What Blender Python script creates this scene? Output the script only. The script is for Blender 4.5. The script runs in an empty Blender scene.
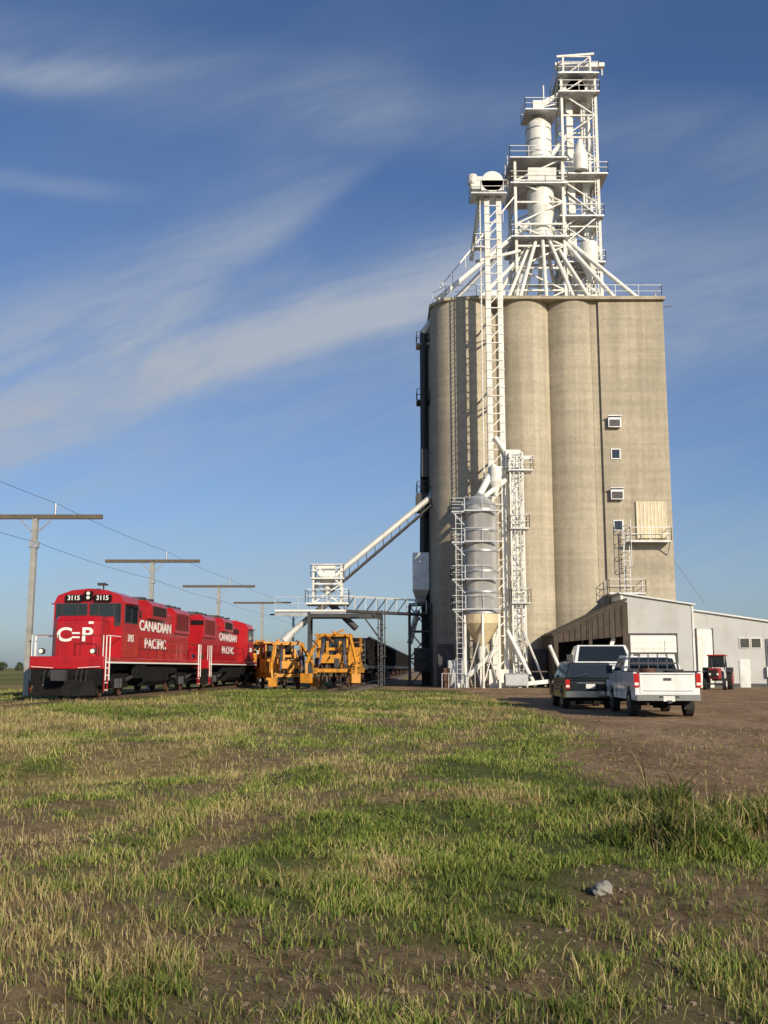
import bpy, math, random
import numpy as np
from mathutils import Vector, Matrix
R=random.Random(7)
rad=math.radians
S=bpy.context.scene
COL=S.collection
# ---------------------------------------------------------------- helpers
def mat(name,col,rough=.6,metal=0.,var=.15,scale=2.,bump=0.,bscale=20.,stretch=(1,1,1),dark=None,darkamt=.0,spec=.5,coat=0.):
    m=bpy.data.materials.new(name); m.use_nodes=True
    nt=m.node_tree; N=nt.nodes; L=nt.links
    b=N['Principled BSDF']; b.inputs['Roughness'].default_value=rough; b.inputs['Metallic'].default_value=metal
    b.inputs['Specular IOR Level'].default_value=spec
    b.inputs['Coat Weight'].default_value=coat
    tc=N.new('ShaderNodeTexCoord'); mp=N.new('ShaderNodeMapping'); mp.inputs['Scale'].default_value=stretch
    L.new(tc.outputs['Object'],mp.inputs['Vector'])
    n=N.new('ShaderNodeTexNoise'); n.inputs['Scale'].default_value=scale; n.inputs['Detail'].default_value=6; n.inputs['Roughness'].default_value=.65
    L.new(mp.outputs[0],n.inputs['Vector'])
    r=N.new('ShaderNodeValToRGB'); r.color_ramp.elements[0].position=.3; r.color_ramp.elements[1].position=.7
    c=Vector(col)
    r.color_ramp.elements[0].color=(*[max(0,x*(1-var)) for x in c],1); r.color_ramp.elements[1].color=(*[min(1,x*(1+var)) for x in c],1)
    L.new(n.outputs['Fac'],r.inputs['Fac'])
    out=r.outputs['Color']
    if dark is not None:
        n2=N.new('ShaderNodeTexNoise'); n2.inputs['Scale'].default_value=scale*.6; n2.inputs['Detail'].default_value=8; n2.inputs['Roughness'].default_value=.75
        mp2=N.new('ShaderNodeMapping'); mp2.inputs['Scale'].default_value=(stretch[0]*2,stretch[1]*2,stretch[2]*.6); mp2.inputs['Location'].default_value=(13,7,3)
        L.new(tc.outputs['Object'],mp2.inputs['Vector']); L.new(mp2.outputs[0],n2.inputs['Vector'])
        r2=N.new('ShaderNodeValToRGB'); r2.color_ramp.elements[0].position=.5; r2.color_ramp.elements[1].position=.72
        r2.color_ramp.elements[0].color=(0,0,0,1); r2.color_ramp.elements[1].color=(darkamt,)*3+(1,)
        L.new(n2.outputs['Fac'],r2.inputs['Fac'])
        mx=N.new('ShaderNodeMix'); mx.data_type='RGBA'
        L.new(r2.outputs['Color'],mx.inputs['Factor']); L.new(out,mx.inputs['A']); mx.inputs['B'].default_value=(*dark,1)
        out=mx.outputs['Result']
    L.new(out,b.inputs['Base Color'])
    if bump>0:
        n3=N.new('ShaderNodeTexNoise'); n3.inputs['Scale'].default_value=bscale; n3.inputs['Detail'].default_value=5
        L.new(mp.outputs[0],n3.inputs['Vector'])
        bp=N.new('ShaderNodeBump'); bp.inputs['Strength'].default_value=bump; bp.inputs['Distance'].default_value=.05
        L.new(n3.outputs['Fac'],bp.inputs['Height']); L.new(bp.outputs[0],b.inputs['Normal'])
    return m
def wavebump(m,direction='X',scale=8.,dist=.04,strength=.8,profile='SIN'):
    nt=m.node_tree;N=nt.nodes;L=nt.links
    tc=N.new('ShaderNodeTexCoord'); w=N.new('ShaderNodeTexWave'); w.bands_direction=direction; w.inputs['Scale'].default_value=scale; w.wave_profile=profile
    L.new(tc.outputs['Object'],w.inputs['Vector']); bp=N.new('ShaderNodeBump'); bp.inputs['Distance'].default_value=dist; bp.inputs['Strength'].default_value=strength
    L.new(w.outputs['Fac'],bp.inputs['Height']); L.new(bp.outputs[0],N['Principled BSDF'].inputs['Normal']); return m

M={}
M['white']=mat('white_paint',(.74,.74,.70),.5,0,.10,1.2,dark=(.28,.19,.12),darkamt=.7)
M['galv']=mat('galvanised_steel',(.50,.51,.52),.42,.6,.18,1.5,dark=(.2,.17,.14),darkamt=.4)
M['spout']=mat('spout_worn_paint',(.52,.52,.50),.5,.1,.12,1.0,dark=(.22,.17,.12),darkamt=.6)
M['darksteel']=mat('dark_steel',(.05,.05,.055),.6,.2,.3,2)
M['black']=mat('black_paint',(.010,.010,.011),.85,0,.4,2,dark=(.03,.02,.014),darkamt=.5,spec=.15)
M['red']=mat('locomotive_red',(.40,.008,.014),.33,0,.12,1.0,dark=(.16,.010,.012),darkamt=.65,coat=.25)
M['railred']=mat('handrail_dark_red',(.16,.01,.012),.5,0,.1,1.0)
M['lwhite']=mat('lettering_white',(.78,.78,.76),.5,0,.04,4)
M['lgrille']=mat('grille_black',(.02,.008,.008),.7,0,.3,6)
M['glass']=mat('window_glass',(.015,.02,.025),.06,0,.1,1,spec=.8)
M['tyre']=mat('tyre_rubber',(.02,.02,.02),.85,0,.3,6)
M['chrome']=mat('chrome',(.6,.6,.6),.2,.95,.05,3)
M['cwhite']=mat('car_white',(.76,.77,.77),.28,0,.04,2,dark=(.42,.36,.28),darkamt=.3,coat=.4)
M['cgreen']=mat('car_dark_blue_green',(.008,.013,.016),.25,0,.1,2,dark=(.04,.036,.03),darkamt=.2,coat=.4)
M['tail']=mat('tail_light',(.45,.012,.01),.2,0,.05,4)
M['amber']=mat('amber_lamp',(.6,.2,.02),.25,0,.05,4)
M['lamp']=mat('lamp_lens',(.8,.8,.75),.15,0,.05,4)
M['yellow']=mat('machine_yellow',(.60,.26,.02),.5,0,.2,2,dark=(.10,.045,.02),darkamt=.9)
M['wood']=mat('weathered_timber',(.12,.095,.075),.85,0,.3,3,stretch=(4,4,.4))
M['tie']=mat('tie_timber',(.06,.045,.035),.9,0,.3,3)
M['polew']=mat('pole_steel',(.34,.34,.32),.6,.2,.2,2)
M['rust']=mat('rusty_steel',(.10,.05,.03),.75,.2,.35,3)
M['rail']=mat('rail_steel',(.16,.11,.08),.6,.5,.2,3)
M['tred']=mat('tractor_red',(.34,.018,.014),.4,0,.1,2)
M['cream']=mat('hopper_cream',(.62,.52,.33),.55,0,.12,1.5,dark=(.25,.15,.08),darkamt=.5)
M['shed']=mat('shed_brown',(.065,.05,.038),.85,0,.35,2)
M['siding']=wavebump(mat('white_metal_siding',(.74,.75,.74),.5,0,.06,.6,dark=(.42,.38,.32),darkamt=.35),'X',1.25*4,.04,1)
M['roofm']=mat('metal_roof',(.50,.51,.51),.45,.3,.1,1)
M['corr']=wavebump(mat('corrugated_steel',(.78,.78,.76),.38,.4,.12,.9,dark=(.36,.28,.20),darkamt=.5),'Z',6,.04,1)
M['near_black']=mat('interior_dark',(.02,.018,.016),.9,0,.2,1)  # even near-black colour for the shed's back wall and fascia strips
M['stone']=mat('stone_grey',(.24,.225,.205),.9,0,.25,12,bump=.6,bscale=30)
M['pebble']=mat('pebble_brown',(.20,.15,.105),.95,0,.3,12)
M['plate']=mat('licence_plate',(.7,.7,.68),.4,0,.05,4)
# concrete
def concrete():
    m=mat('slipform_concrete',(.46,.405,.31),.9,0,.07,.35,bump=.25,bscale=9)
    nt=m.node_tree;N=nt.nodes;L=nt.links;b=N['Principled BSDF']
    src=b.inputs['Base Color'].links[0].from_socket
    tc=N.new('ShaderNodeTexCoord')
    def layer(scale,stretch,lo,hi,c0,c1,loc=(0,0,0)):
        nonlocal src
        mp=N.new('ShaderNodeMapping'); mp.inputs['Scale'].default_value=stretch; mp.inputs['Location'].default_value=loc
        L.new(tc.outputs['Object'],mp.inputs['Vector'])
        n=N.new('ShaderNodeTexNoise'); n.inputs['Scale'].default_value=scale; n.inputs['Detail'].default_value=7; n.inputs['Roughness'].default_value=.6
        L.new(mp.outputs[0],n.inputs['Vector'])
        r=N.new('ShaderNodeValToRGB'); r.color_ramp.elements[0].position=lo; r.color_ramp.elements[1].position=hi
        r.color_ramp.elements[0].color=(c0,c0,c0,1); r.color_ramp.elements[1].color=(c1,c1,c1,1)
        L.new(n.outputs['Fac'],r.inputs['Fac'])
        mx=N.new('ShaderNodeMix'); mx.data_type='RGBA'; mx.blend_type='MULTIPLY'; mx.inputs['Factor'].default_value=1
        L.new(src,mx.inputs['A']); L.new(r.outputs['Color'],mx.inputs['B']); src=mx.outputs['Result']
    layer(1.0,(1.6,1.6,.05),.35,.62,.82,1.04)         # rain streaks
    layer(1.0,(.08,.08,2.6),.35,.65,.88,1.04,(5,2,1)) # lift bands
    layer(3.0,(1,1,1),.3,.7,.86,1.07,(9,1,4))
    layer(.12,(1,1,1),.35,.65,.88,1.04,(1,8,4))
    L.new(src,b.inputs['Base Color']); return m
M['conc']=concrete()

class MB:
    def __init__(s): s.v=[];s.f=[];s.m=[];s.s=[];s.mats=[]
    def mi(s,k):
        if k not in s.mats: s.mats.append(k)
        return s.mats.index(k)
    def add(s,vs,fs,k,smooth=False):
        o=len(s.v); s.v+= [tuple(v) for v in vs]; i=s.mi(k)
        for f in fs: s.f.append([o+a for a in f]); s.m.append(i); s.s.append(smooth)
    def box(s,x0,x1,y0,y1,z0,z1,k,rz=0):
        vs=[(x,y,z) for z in (z0,z1) for x,y in ((x0,y0),(x1,y0),(x1,y1),(x0,y1))]
        if rz:
            cx,cy=(x0+x1)/2,(y0+y1)/2;c,n=math.cos(rz),math.sin(rz)
            vs=[(cx+(x-cx)*c-(y-cy)*n,cy+(x-cx)*n+(y-cy)*c,z) for x,y,z in vs]
        s.add(vs,[(3,2,1,0),(4,5,6,7),(0,1,5,4),(1,2,6,5),(2,3,7,6),(3,0,4,7)],k)
    def beam(s,p,q,w,h,k):
        p=Vector(p);q=Vector(q);d=(q-p)
        if d.length<1e-6: return
        d.normalize(); up=Vector((0,0,1)) if abs(d.z)<.95 else Vector((0,1,0))
        a=d.cross(up).normalized()*w/2; b=a.cross(d).normalized()*h/2
        vs=[e+x for e in (p,q) for x in (-a-b,a-b,a+b,-a+b)]
        s.add(vs,[(0,1,2,3),(7,6,5,4),(4,5,1,0),(5,6,2,1),(6,7,3,2),(7,4,0,3)],k)
    def cyl(s,p,q,r,k,n=12,r2=None,caps=True,smooth=True):
        p=Vector(p);q=Vector(q);r2=r if r2 is None else r2
        d=(q-p).normalized(); up=Vector((0,0,1)) if abs(d.z)<.95 else Vector((1,0,0))
        a=d.cross(up).normalized(); b=d.cross(a).normalized()
        ring=lambda c,rr:[c+a*math.cos(2*math.pi*i/n)*rr+b*math.sin(2*math.pi*i/n)*rr for i in range(n)]
        s.add(ring(p,r)+ring(q,r2),[(i,(i+1)%n,n+(i+1)%n,n+i) for i in range(n)],k,smooth)
        if caps:
            if r>.001: s.add(ring(p,r),[tuple(range(n))[::-1]],k)
            if r2>.001: s.add(ring(q,r2),[tuple(range(n))],k)
    def prism(s,prof,axis,a,b,k,smooth=False):
        def P(t,u,w): return (w,t,u) if axis=='x' else ((t,w,u) if axis=='y' else (t,u,w))
        n=len(prof)
        s.add([P(t,u,a) for t,u in prof]+[P(t,u,b) for t,u in prof],[(i,(i+1)%n,n+(i+1)%n,n+i) for i in range(n)],k,smooth)
        s.add([P(t,u,a) for t,u in prof],[tuple(range(n))[::-1]],k); s.add([P(t,u,b) for t,u in prof],[tuple(range(n))],k)
    def loft(s,r0,r1,k):
        n=len(r0); s.add(list(r0)+list(r1),[(i,(i+1)%n,n+(i+1)%n,n+i) for i in range(n)]+[tuple(range(n))[::-1],tuple(range(n,2*n))],k)
    def panel(s,quad,u0,u1,v0,v1,off,k,skew=0):
        a,b,c,d=[Vector(q) for q in quad]
        nrm=(b-a).cross(d-a).normalized()
        P=lambda u,v:(a*(1-u)+b*u)*(1-v)+(d*(1-u)+c*u)*v
        q=[P(u0,v0),P(u1,v0),P(u1,v1),P(u0,v1)]
        s.loft([x-nrm*.01 for x in q],[x+nrm*off for x in q],k)
    def rail(s,pts,h,k,r=.03,post=1.6,mid=True):
        for p,q in zip(pts[:-1],pts[1:]):
            p=Vector(p);q=Vector(q);n=max(1,int((q-p).length/post))
            for i in range(n+1):
                e=p.lerp(q,i/n); s.beam(e,e+Vector((0,0,h)),r*1.6,r*1.6,k)
            s.beam(p+Vector((0,0,h)),q+Vector((0,0,h)),r*1.6,r*1.6,k)
            if mid: s.beam(p+Vector((0,0,h*.5)),q+Vector((0,0,h*.5)),r*1.3,r*1.3,k)
    def lattice(s,x0,x1,y0,y1,z0,z1,n,k,w=.14,d=.08,deck=None):
        C=[(x0,y0),(x1,y0),(x1,y1),(x0,y1)]
        for x,y in C: s.beam((x,y,z0),(x,y,z1),w,w,k)
        for i in range(n+1):
            z=z0+(z1-z0)*i/n
            for j in range(4):
                a=C[j];b=C[(j+1)%4]
                s.beam((*a,z),(*b,z),d*1.2,d*1.2,k)
                if i<n:
                    z2=z0+(z1-z0)*(i+1)/n
                    if (i+j)%2: a,b=b,a
                    s.beam((*a,z),(*b,z2),d,d,k)
    def platform(s,x0,x1,y0,y1,z,k,kr=None,h=1.05,sides='nesw'):
        s.box(x0,x1,y0,y1,z-.12,z,k); kr=kr or k
        E={'s':((x0,y0,z),(x1,y0,z)),'n':((x0,y1,z),(x1,y1,z)),'w':((x0,y0,z),(x0,y1,z)),'e':((x1,y0,z),(x1,y1,z))}
        for c in sides: s.rail(list(E[c]),h,kr)
    def ladder(s,x,y,z0,z1,k,w=.5,axis='x',cage=True):
        dx,dy=(w/2,0) if axis=='x' else (0,w/2)
        s.beam((x-dx,y-dy,z0),(x-dx,y-dy,z1),.06,.06,k); s.beam((x+dx,y+dy,z0),(x+dx,y+dy,z1),.06,.06,k)
        z=z0+.3
        while z<z1: s.beam((x-dx,y-dy,z),(x+dx,y+dy,z),.04,.04,k); z+=.4
        if cage:
            z=z0+2.2
            while z<z1+.8:
                pts=[(x+.4*math.cos(t),y-.05-.7*max(0,math.sin(t)),z) for t in [math.pi*i/6 for i in range(7)]]
                for a,b in zip(pts[:-1],pts[1:]): s.beam(a,b,.05,.05,k)
                z+=1.1
            for t in (math.pi*.25,math.pi*.75):
                s.beam((x+.4*math.cos(t),y-.05-.7*math.sin(t),z0+2.2),(x+.4*math.cos(t),y-.05-.7*math.sin(t),z1+.8),.04,.04,k)
    def obj(s,name,parent=None,bevel=0,smoothby=None):
        me=bpy.data.meshes.new(name); me.from_pydata(s.v,[],s.f)
        for k in s.mats: me.materials.append(M[k])
        me.polygons.foreach_set('material_index',s.m); me.polygons.foreach_set('use_smooth',s.s)
        me.update(); o=bpy.data.objects.new(name,me); COL.objects.link(o)
        if parent: o.parent=parent
        if bevel:
            b=o.modifiers.new('bevel','BEVEL'); b.width=bevel; b.segments=2; b.limit_method='ANGLE'; b.angle_limit=rad(35); b.harden_normals=False
        return o
def empty(name,loc=(0,0,0),rz=0,parent=None,sc=1):
    e=bpy.data.objects.new(name,None); COL.objects.link(e); e.location=loc; e.rotation_euler=(0,0,rz); e.scale=(sc,)*3
    e.empty_display_size=.5
    if parent: e.parent=parent
    return e
def text(s,name,size,k,loc,rot,parent,off=.012,sx=1.):
    c=bpy.data.curves.new(name,'FONT'); c.body=s; c.size=size; c.extrude=.006; c.offset=off*size; c.align_x='CENTER'; c.align_y='CENTER'
    t=bpy.data.objects.new(name+'_tmp',c); COL.objects.link(t)
    bpy.context.view_layer.update()
    me=bpy.data.meshes.new_from_object(t.evaluated_get(bpy.context.evaluated_depsgraph_get()))
    bpy.data.objects.remove(t); me.materials.clear(); me.materials.append(M[k])
    o=bpy.data.objects.new(name,me); COL.objects.link(o); o.location=loc; o.rotation_euler=rot; o.scale=(sx,1,1); o.parent=parent
    return o

# ---------------------------------------------------------------- camera, light, sky
PITCH=8.87
cam=bpy.data.cameras.new('camera'); co=bpy.data.objects.new('camera',cam); COL.objects.link(co)
cam.sensor_fit='VERTICAL'; cam.sensor_height=36; cam.lens=35.16; cam.clip_end=20000; cam.clip_start=.05
co.location=(0,0,1.5); co.rotation_euler=(rad(90+PITCH),0,0); S.camera=co
AZ,EL=33,24
d=Vector((-math.sin(rad(AZ))*math.cos(rad(EL)),math.cos(rad(AZ))*math.cos(rad(EL)),-math.sin(rad(EL))))
sl=bpy.data.lights.new('sun','SUN'); sl.energy=5.0; sl.angle=rad(.5); sl.color=(1,.86,.64)
so=bpy.data.objects.new('sun',sl); COL.objects.link(so); so.rotation_euler=d.to_track_quat('-Z','Y').to_euler()
W=bpy.data.worlds.new('World'); S.world=W; W.use_nodes=True
nt=W.node_tree;N=nt.nodes;L=nt.links;N.clear()
out=N.new('ShaderNodeOutputWorld'); bg=N.new('ShaderNodeBackground'); L.new(bg.outputs[0],out.inputs[0]); bg.inputs[1].default_value=.095
sky=N.new('ShaderNodeTexSky'); sky.sky_type='NISHITA'; sky.sun_disc=False; sky.sun_elevation=rad(EL); sky.sun_rotation=rad(180-AZ)
sky.air_density=1.0; sky.dust_density=1.0; sky.ozone_density=2.5
def math_(op,a,b=None,c=None,clamp=False):
    n=N.new('ShaderNodeMath'); n.operation=op; n.use_clamp=clamp
    for i,x in enumerate((a,b,c)):
        if x is None: continue
        if isinstance(x,(int,float)): n.inputs[i].default_value=x
        else: L.new(x,n.inputs[i])
    return n.outputs[0]
tc=N.new('ShaderNodeTexCoord'); sp=N.new('ShaderNodeSeparateXYZ'); L.new(tc.outputs['Generated'],sp.inputs[0])
X,Y,Z=sp.outputs
Yp=math_('MAXIMUM',Y,.05); a=math_('DIVIDE',X,Yp); b=math_('DIVIDE',Z,Yp)
def noise(vx,vy,vz,scale,detail=6,rough=.6,dist=0,rot=0,st=(1,1,1)):
    c=N.new('ShaderNodeCombineXYZ')
    for i,x in enumerate((vx,vy,vz)):
        if isinstance(x,(int,float)): c.inputs[i].default_value=x
        else: L.new(x,c.inputs[i])
    m=N.new('ShaderNodeMapping'); m.inputs['Rotation'].default_value=(0,0,rot); L.new(c.outputs[0],m.inputs[0])
    m2=N.new('ShaderNodeMapping'); m2.inputs['Scale'].default_value=st; L.new(m.outputs[0],m2.inputs[0])
    n=N.new('ShaderNodeTexNoise'); n.inputs['Scale'].default_value=scale; n.inputs['Detail'].default_value=detail; n.inputs['Roughness'].default_value=rough; n.inputs['Distortion'].default_value=dist
    L.new(m2.outputs[0],n.inputs['Vector']); return n.outputs['Fac']
def ramp(f,lo,hi):
    n=N.new('ShaderNodeMapRange'); n.interpolation_type='SMOOTHSTEP'; L.new(f,n.inputs[0]); n.inputs[1].default_value=lo; n.inputs[2].default_value=hi; return n.outputs[0]
warp=noise(a,b,0,2.2,3,.5)
wo=math_('MULTIPLY',math_('SUBTRACT',warp,.5),.10)
def band(a0,b0,a1,b1,wlo,whi,curve=0,amp=1,lim=None):
    sl_=(b1-b0)/(a1-a0)
    line=math_('ADD',math_('MULTIPLY',math_('SUBTRACT',a,a0),sl_),b0)
    if curve:
        t=math_('SUBTRACT',a,(a0+a1)/2); line=math_('ADD',line,math_('MULTIPLY',math_('MULTIPLY',t,t),curve))
    dd=math_('SUBTRACT',math_('ADD',b,wo),line)
    o=math_('MULTIPLY',ramp(dd,-wlo,0.0),ramp(dd,whi,0.0))
    if lim: o=math_('MULTIPLY',o,ramp(a,lim[1],lim[0]))
    return math_('MULTIPLY',o,amp)
fine=noise(a,b,.3,3.0,9,.64,.5,rad(-20),(1,4.6,1))
soft=noise(a,b,.9,1.8,5,.5,.4,rad(-20),(1,2.0,1))
B=band(-.384,.232,.07,.385,.035,.10,0,1.0,(.05,.35))
B=math_('ADD',B,band(-.39,.25,-.08,.47,.035,.20,.5,.62,(-.12,.10)))
B=math_('ADD',B,band(.22,.36,.45,.38,.20,.18,0,.75))
B=math_('ADD',B,band(-.4,.07,.4,.09,.15,.22,0,.72))
B=math_('ADD',B,band(-.42,.625,-.22,.635,.03,.03,0,.5,(-.34,-.18)))
B=math_('ADD',B,band(-.42,.51,-.20,.50,.02,.02,0,.4,(-.32,-.2)))
B=math_('ADD',B,band(.30,.56,.45,.54,.08,.08,0,.4))
cl=math_('MULTIPLY',B,math_('ADD',math_('MULTIPLY',ramp(fine,.25,.75),.75),.25))
cl=math_('ADD',cl,math_('MULTIPLY',ramp(soft,.45,.8),.12))
cl=math_('MULTIPLY',cl,.74,None,True)
tint=N.new('ShaderNodeMix'); tint.data_type='RGBA'; tint.blend_type='MULTIPLY'; tint.inputs['Factor'].default_value=1
L.new(sky.outputs[0],tint.inputs['A']); tint.inputs['B'].default_value=(.74,.90,1.14,1)
mx=N.new('ShaderNodeMix'); mx.data_type='RGBA'; L.new(cl,mx.inputs['Factor']); L.new(tint.outputs['Result'],mx.inputs['A']); mx.inputs['B'].default_value=(4.2,4.75,5.7,1)
L.new(mx.outputs['Result'],bg.inputs[0])
S.view_settings.view_transform='Standard'; S.view_settings.look='None'; S.view_settings.exposure=0

# ---------------------------------------------------------------- ground
def vnoise(x,y,seed=0):
    xi=np.floor(x).astype(np.int64); yi=np.floor(y).astype(np.int64); fx=x-xi; fy=y-yi
    fx=fx*fx*(3-2*fx); fy=fy*fy*(3-2*fy)
    def h(i,j):
        n=(i*374761393+j*668265263+seed*1442695041)&0x7fffffff
        n=((n^(n>>13))*1274126177)&0x7fffffff
        return ((n^(n>>16))&0xffff)/65535.
    return (h(xi,yi)*(1-fx)+h(xi+1,yi)*fx)*(1-fy)+(h(xi,yi+1)*(1-fx)+h(xi+1,yi+1)*fx)*fy
def fbm(x,y,seed=0,o=4):
    r=0;a=.5;t=0
    for i in range(o): r=r+a*vnoise(x*2**i,y*2**i,seed+i*17); t+=a; a*=.55
    return r/t
sm=lambda e0,e1,v:np.clip((v-e0)/(e1-e0),0,1)**2*(3-2*np.clip((v-e0)/(e1-e0),0,1))
def lot(x,y):   # bare dirt yard
    e=(fbm(x*.5,y*.35,3)-.5)*2.4+(fbm(x*2.2,y*1.5,5)-.5)*1.8
    bx=np.interp(y,[11,13,17,22,27,40,60,75],[4.0,3.1,2.8,4.0,4.8,5.2,5.6,4.0])
    m=sm(-.5,.6,x-bx+e)*sm(-.5,.9,y-11.8+e*.7)
    m=m*(1-.85*sm(6.9,7.6,x+e*.5)*sm(1.0,.5,np.abs(y-19.3+e*.3)))
    m=np.maximum(m,sm(66,74,y+e)*sm(-2.,0,x-1.0+e)*sm(150,110,y))
    return m
def hole(x,y): return np.exp(-((x+3.3)**2/.30+(y-15.1)**2/.16))
def trail(x,y): # faint worn wheel trail through the grass
    c=-3.6+2.9*np.sin((y-6)/19.)+.12*(y-10)
    return np.maximum(np.exp(-((x-c)/.38)**2),np.exp(-((x-c-1.7)/.38)**2))*sm(5,8,y)*sm(46,34,y)
def patch(x,y): # bare spots in the foreground
    n=fbm(x*.55,y*.45,11); n2=fbm(x*1.9,y*1.6,13)
    m=sm(.49,.62,n*.6+n2*.4)*.85
    m=np.maximum(m,sm(1.0,1.8,x+(n-.5)*3)*sm(8.3,7.4,y+(n-.5)*3)*sm(4.9,5.6,y+(n2-.5)*2)*.92)
    m=np.maximum(m,sm(6.6,5.0,y+(n-.5)*3+(n2-.5)*2)*.45)
    m=np.maximum(m,trail(x,y)*sm(.30,.5,n2)*.8)
    m=np.maximum(m,sm(.25,.5,hole(x,y)))
    return m
def weed(x,y):
    n=fbm(x*.8,y*.8,31)
    return sm(1.7,2.5,x+(n-.5)*2)*sm(8.2,9.0,y+(n-.5)*1.5)*sm(12.6,11.2,y+(n-.5)*2)*sm(.38,.52,n)
def green(x,y):
    n=fbm(x*.22,y*.16,21)*.5+fbm(x*.9,y*.6,23)*.5
    g=sm(.42,.56,n)*.9
    g=np.maximum(g,sm(1.8,.0,np.abs(x-2.8+(n-.5)*4))*sm(10,12,y)*sm(30,20,y)*.95)
    g=np.maximum(g,weed(x,y))
    g=np.maximum(g,sm(-9,-5,x)*sm(3,0,x)*sm(14,20,y)*sm(44,30,y)*sm(.37,.52,n)*.9)
    g*=1-.5*sm(-1.5,-4,x)*sm(14,10,y)
    g*=1-.3*sm(7.5,5.,y)
    g*=1-.6*trail(x,y)
    return g
def hgt(x,y):
    near=sm(60,35,y)*sm(40,20,np.abs(x))
    z=(fbm(x*.25,y*.25,41)-.5)*.20*near+(fbm(x*1.7,y*1.7,43)-.5)*.09*near*(1-.7*lot(x,y))
    z-= .26*np.exp(-((y-15.5-.12*(x+5))/1.3)**2)*sm(-1.5,-3.5,x)*near
    z+= .14*np.exp(-((y-19-.12*(x+5))/2.)**2)*sm(-1.0,-3.5,x)*near
    z-= .40*hole(x,y)
    z-= .04*trail(x,y)
    emb=sm(1.5,-5,x)*sm(20,30,y)*sm(78,60,y)*sm(-60,-25,x)
    z+= .20*emb
    flat=sm(3.5,5.5,x)*sm(24,28,y)
    return z*(1-flat)
xs=np.concatenate([-np.geomspace(6000,22,40),np.arange(-21.8,22,.14),np.geomspace(22,6000,40)])
ys=np.concatenate([-np.geomspace(3000,2,20),np.arange(-1.6,26,.11),np.arange(26,80,.5),np.geomspace(81,12000,60)])
GX,GY=np.meshgrid(xs,ys); H=hgt(GX,GY)
nx,ny=len(xs),len(ys)
me=bpy.data.meshes.new('ground'); co_=np.stack([GX.ravel(),GY.ravel(),H.ravel()],1).astype(np.float32)
me.vertices.add(nx*ny); me.vertices.foreach_set('co',co_.ravel())
i=np.arange((ny-1)*(nx-1)); r_=i//(nx-1); c_=i%(nx-1); v0=r_*nx+c_
q=np.stack([v0,v0+1,v0+nx+1,v0+nx],1).ravel().astype(np.int32)
me.loops.add(len(q)); me.loops.foreach_set('vertex_index',q); me.polygons.add(len(i)); me.polygons.foreach_set('loop_start',(np.arange(len(i))*4).astype(np.int32))
me.update(calc_edges=True); me.polygons.foreach_set('use_smooth',np.ones(len(i),bool))
ca=me.color_attributes.new('mask','FLOAT_COLOR','POINT')
D1=np.maximum(lot(GX,GY),0); D2=patch(GX,GY)*sm(40,30,GY); G1=green(GX,GY)
cols=np.stack([D1.ravel(),D2.ravel(),G1.ravel(),np.ones(nx*ny)],1).astype(np.float32); ca.data.foreach_set('color',cols.ravel())
gm=bpy.data.materials.new('ground_soil_and_grass'); gm.use_nodes=True
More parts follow.
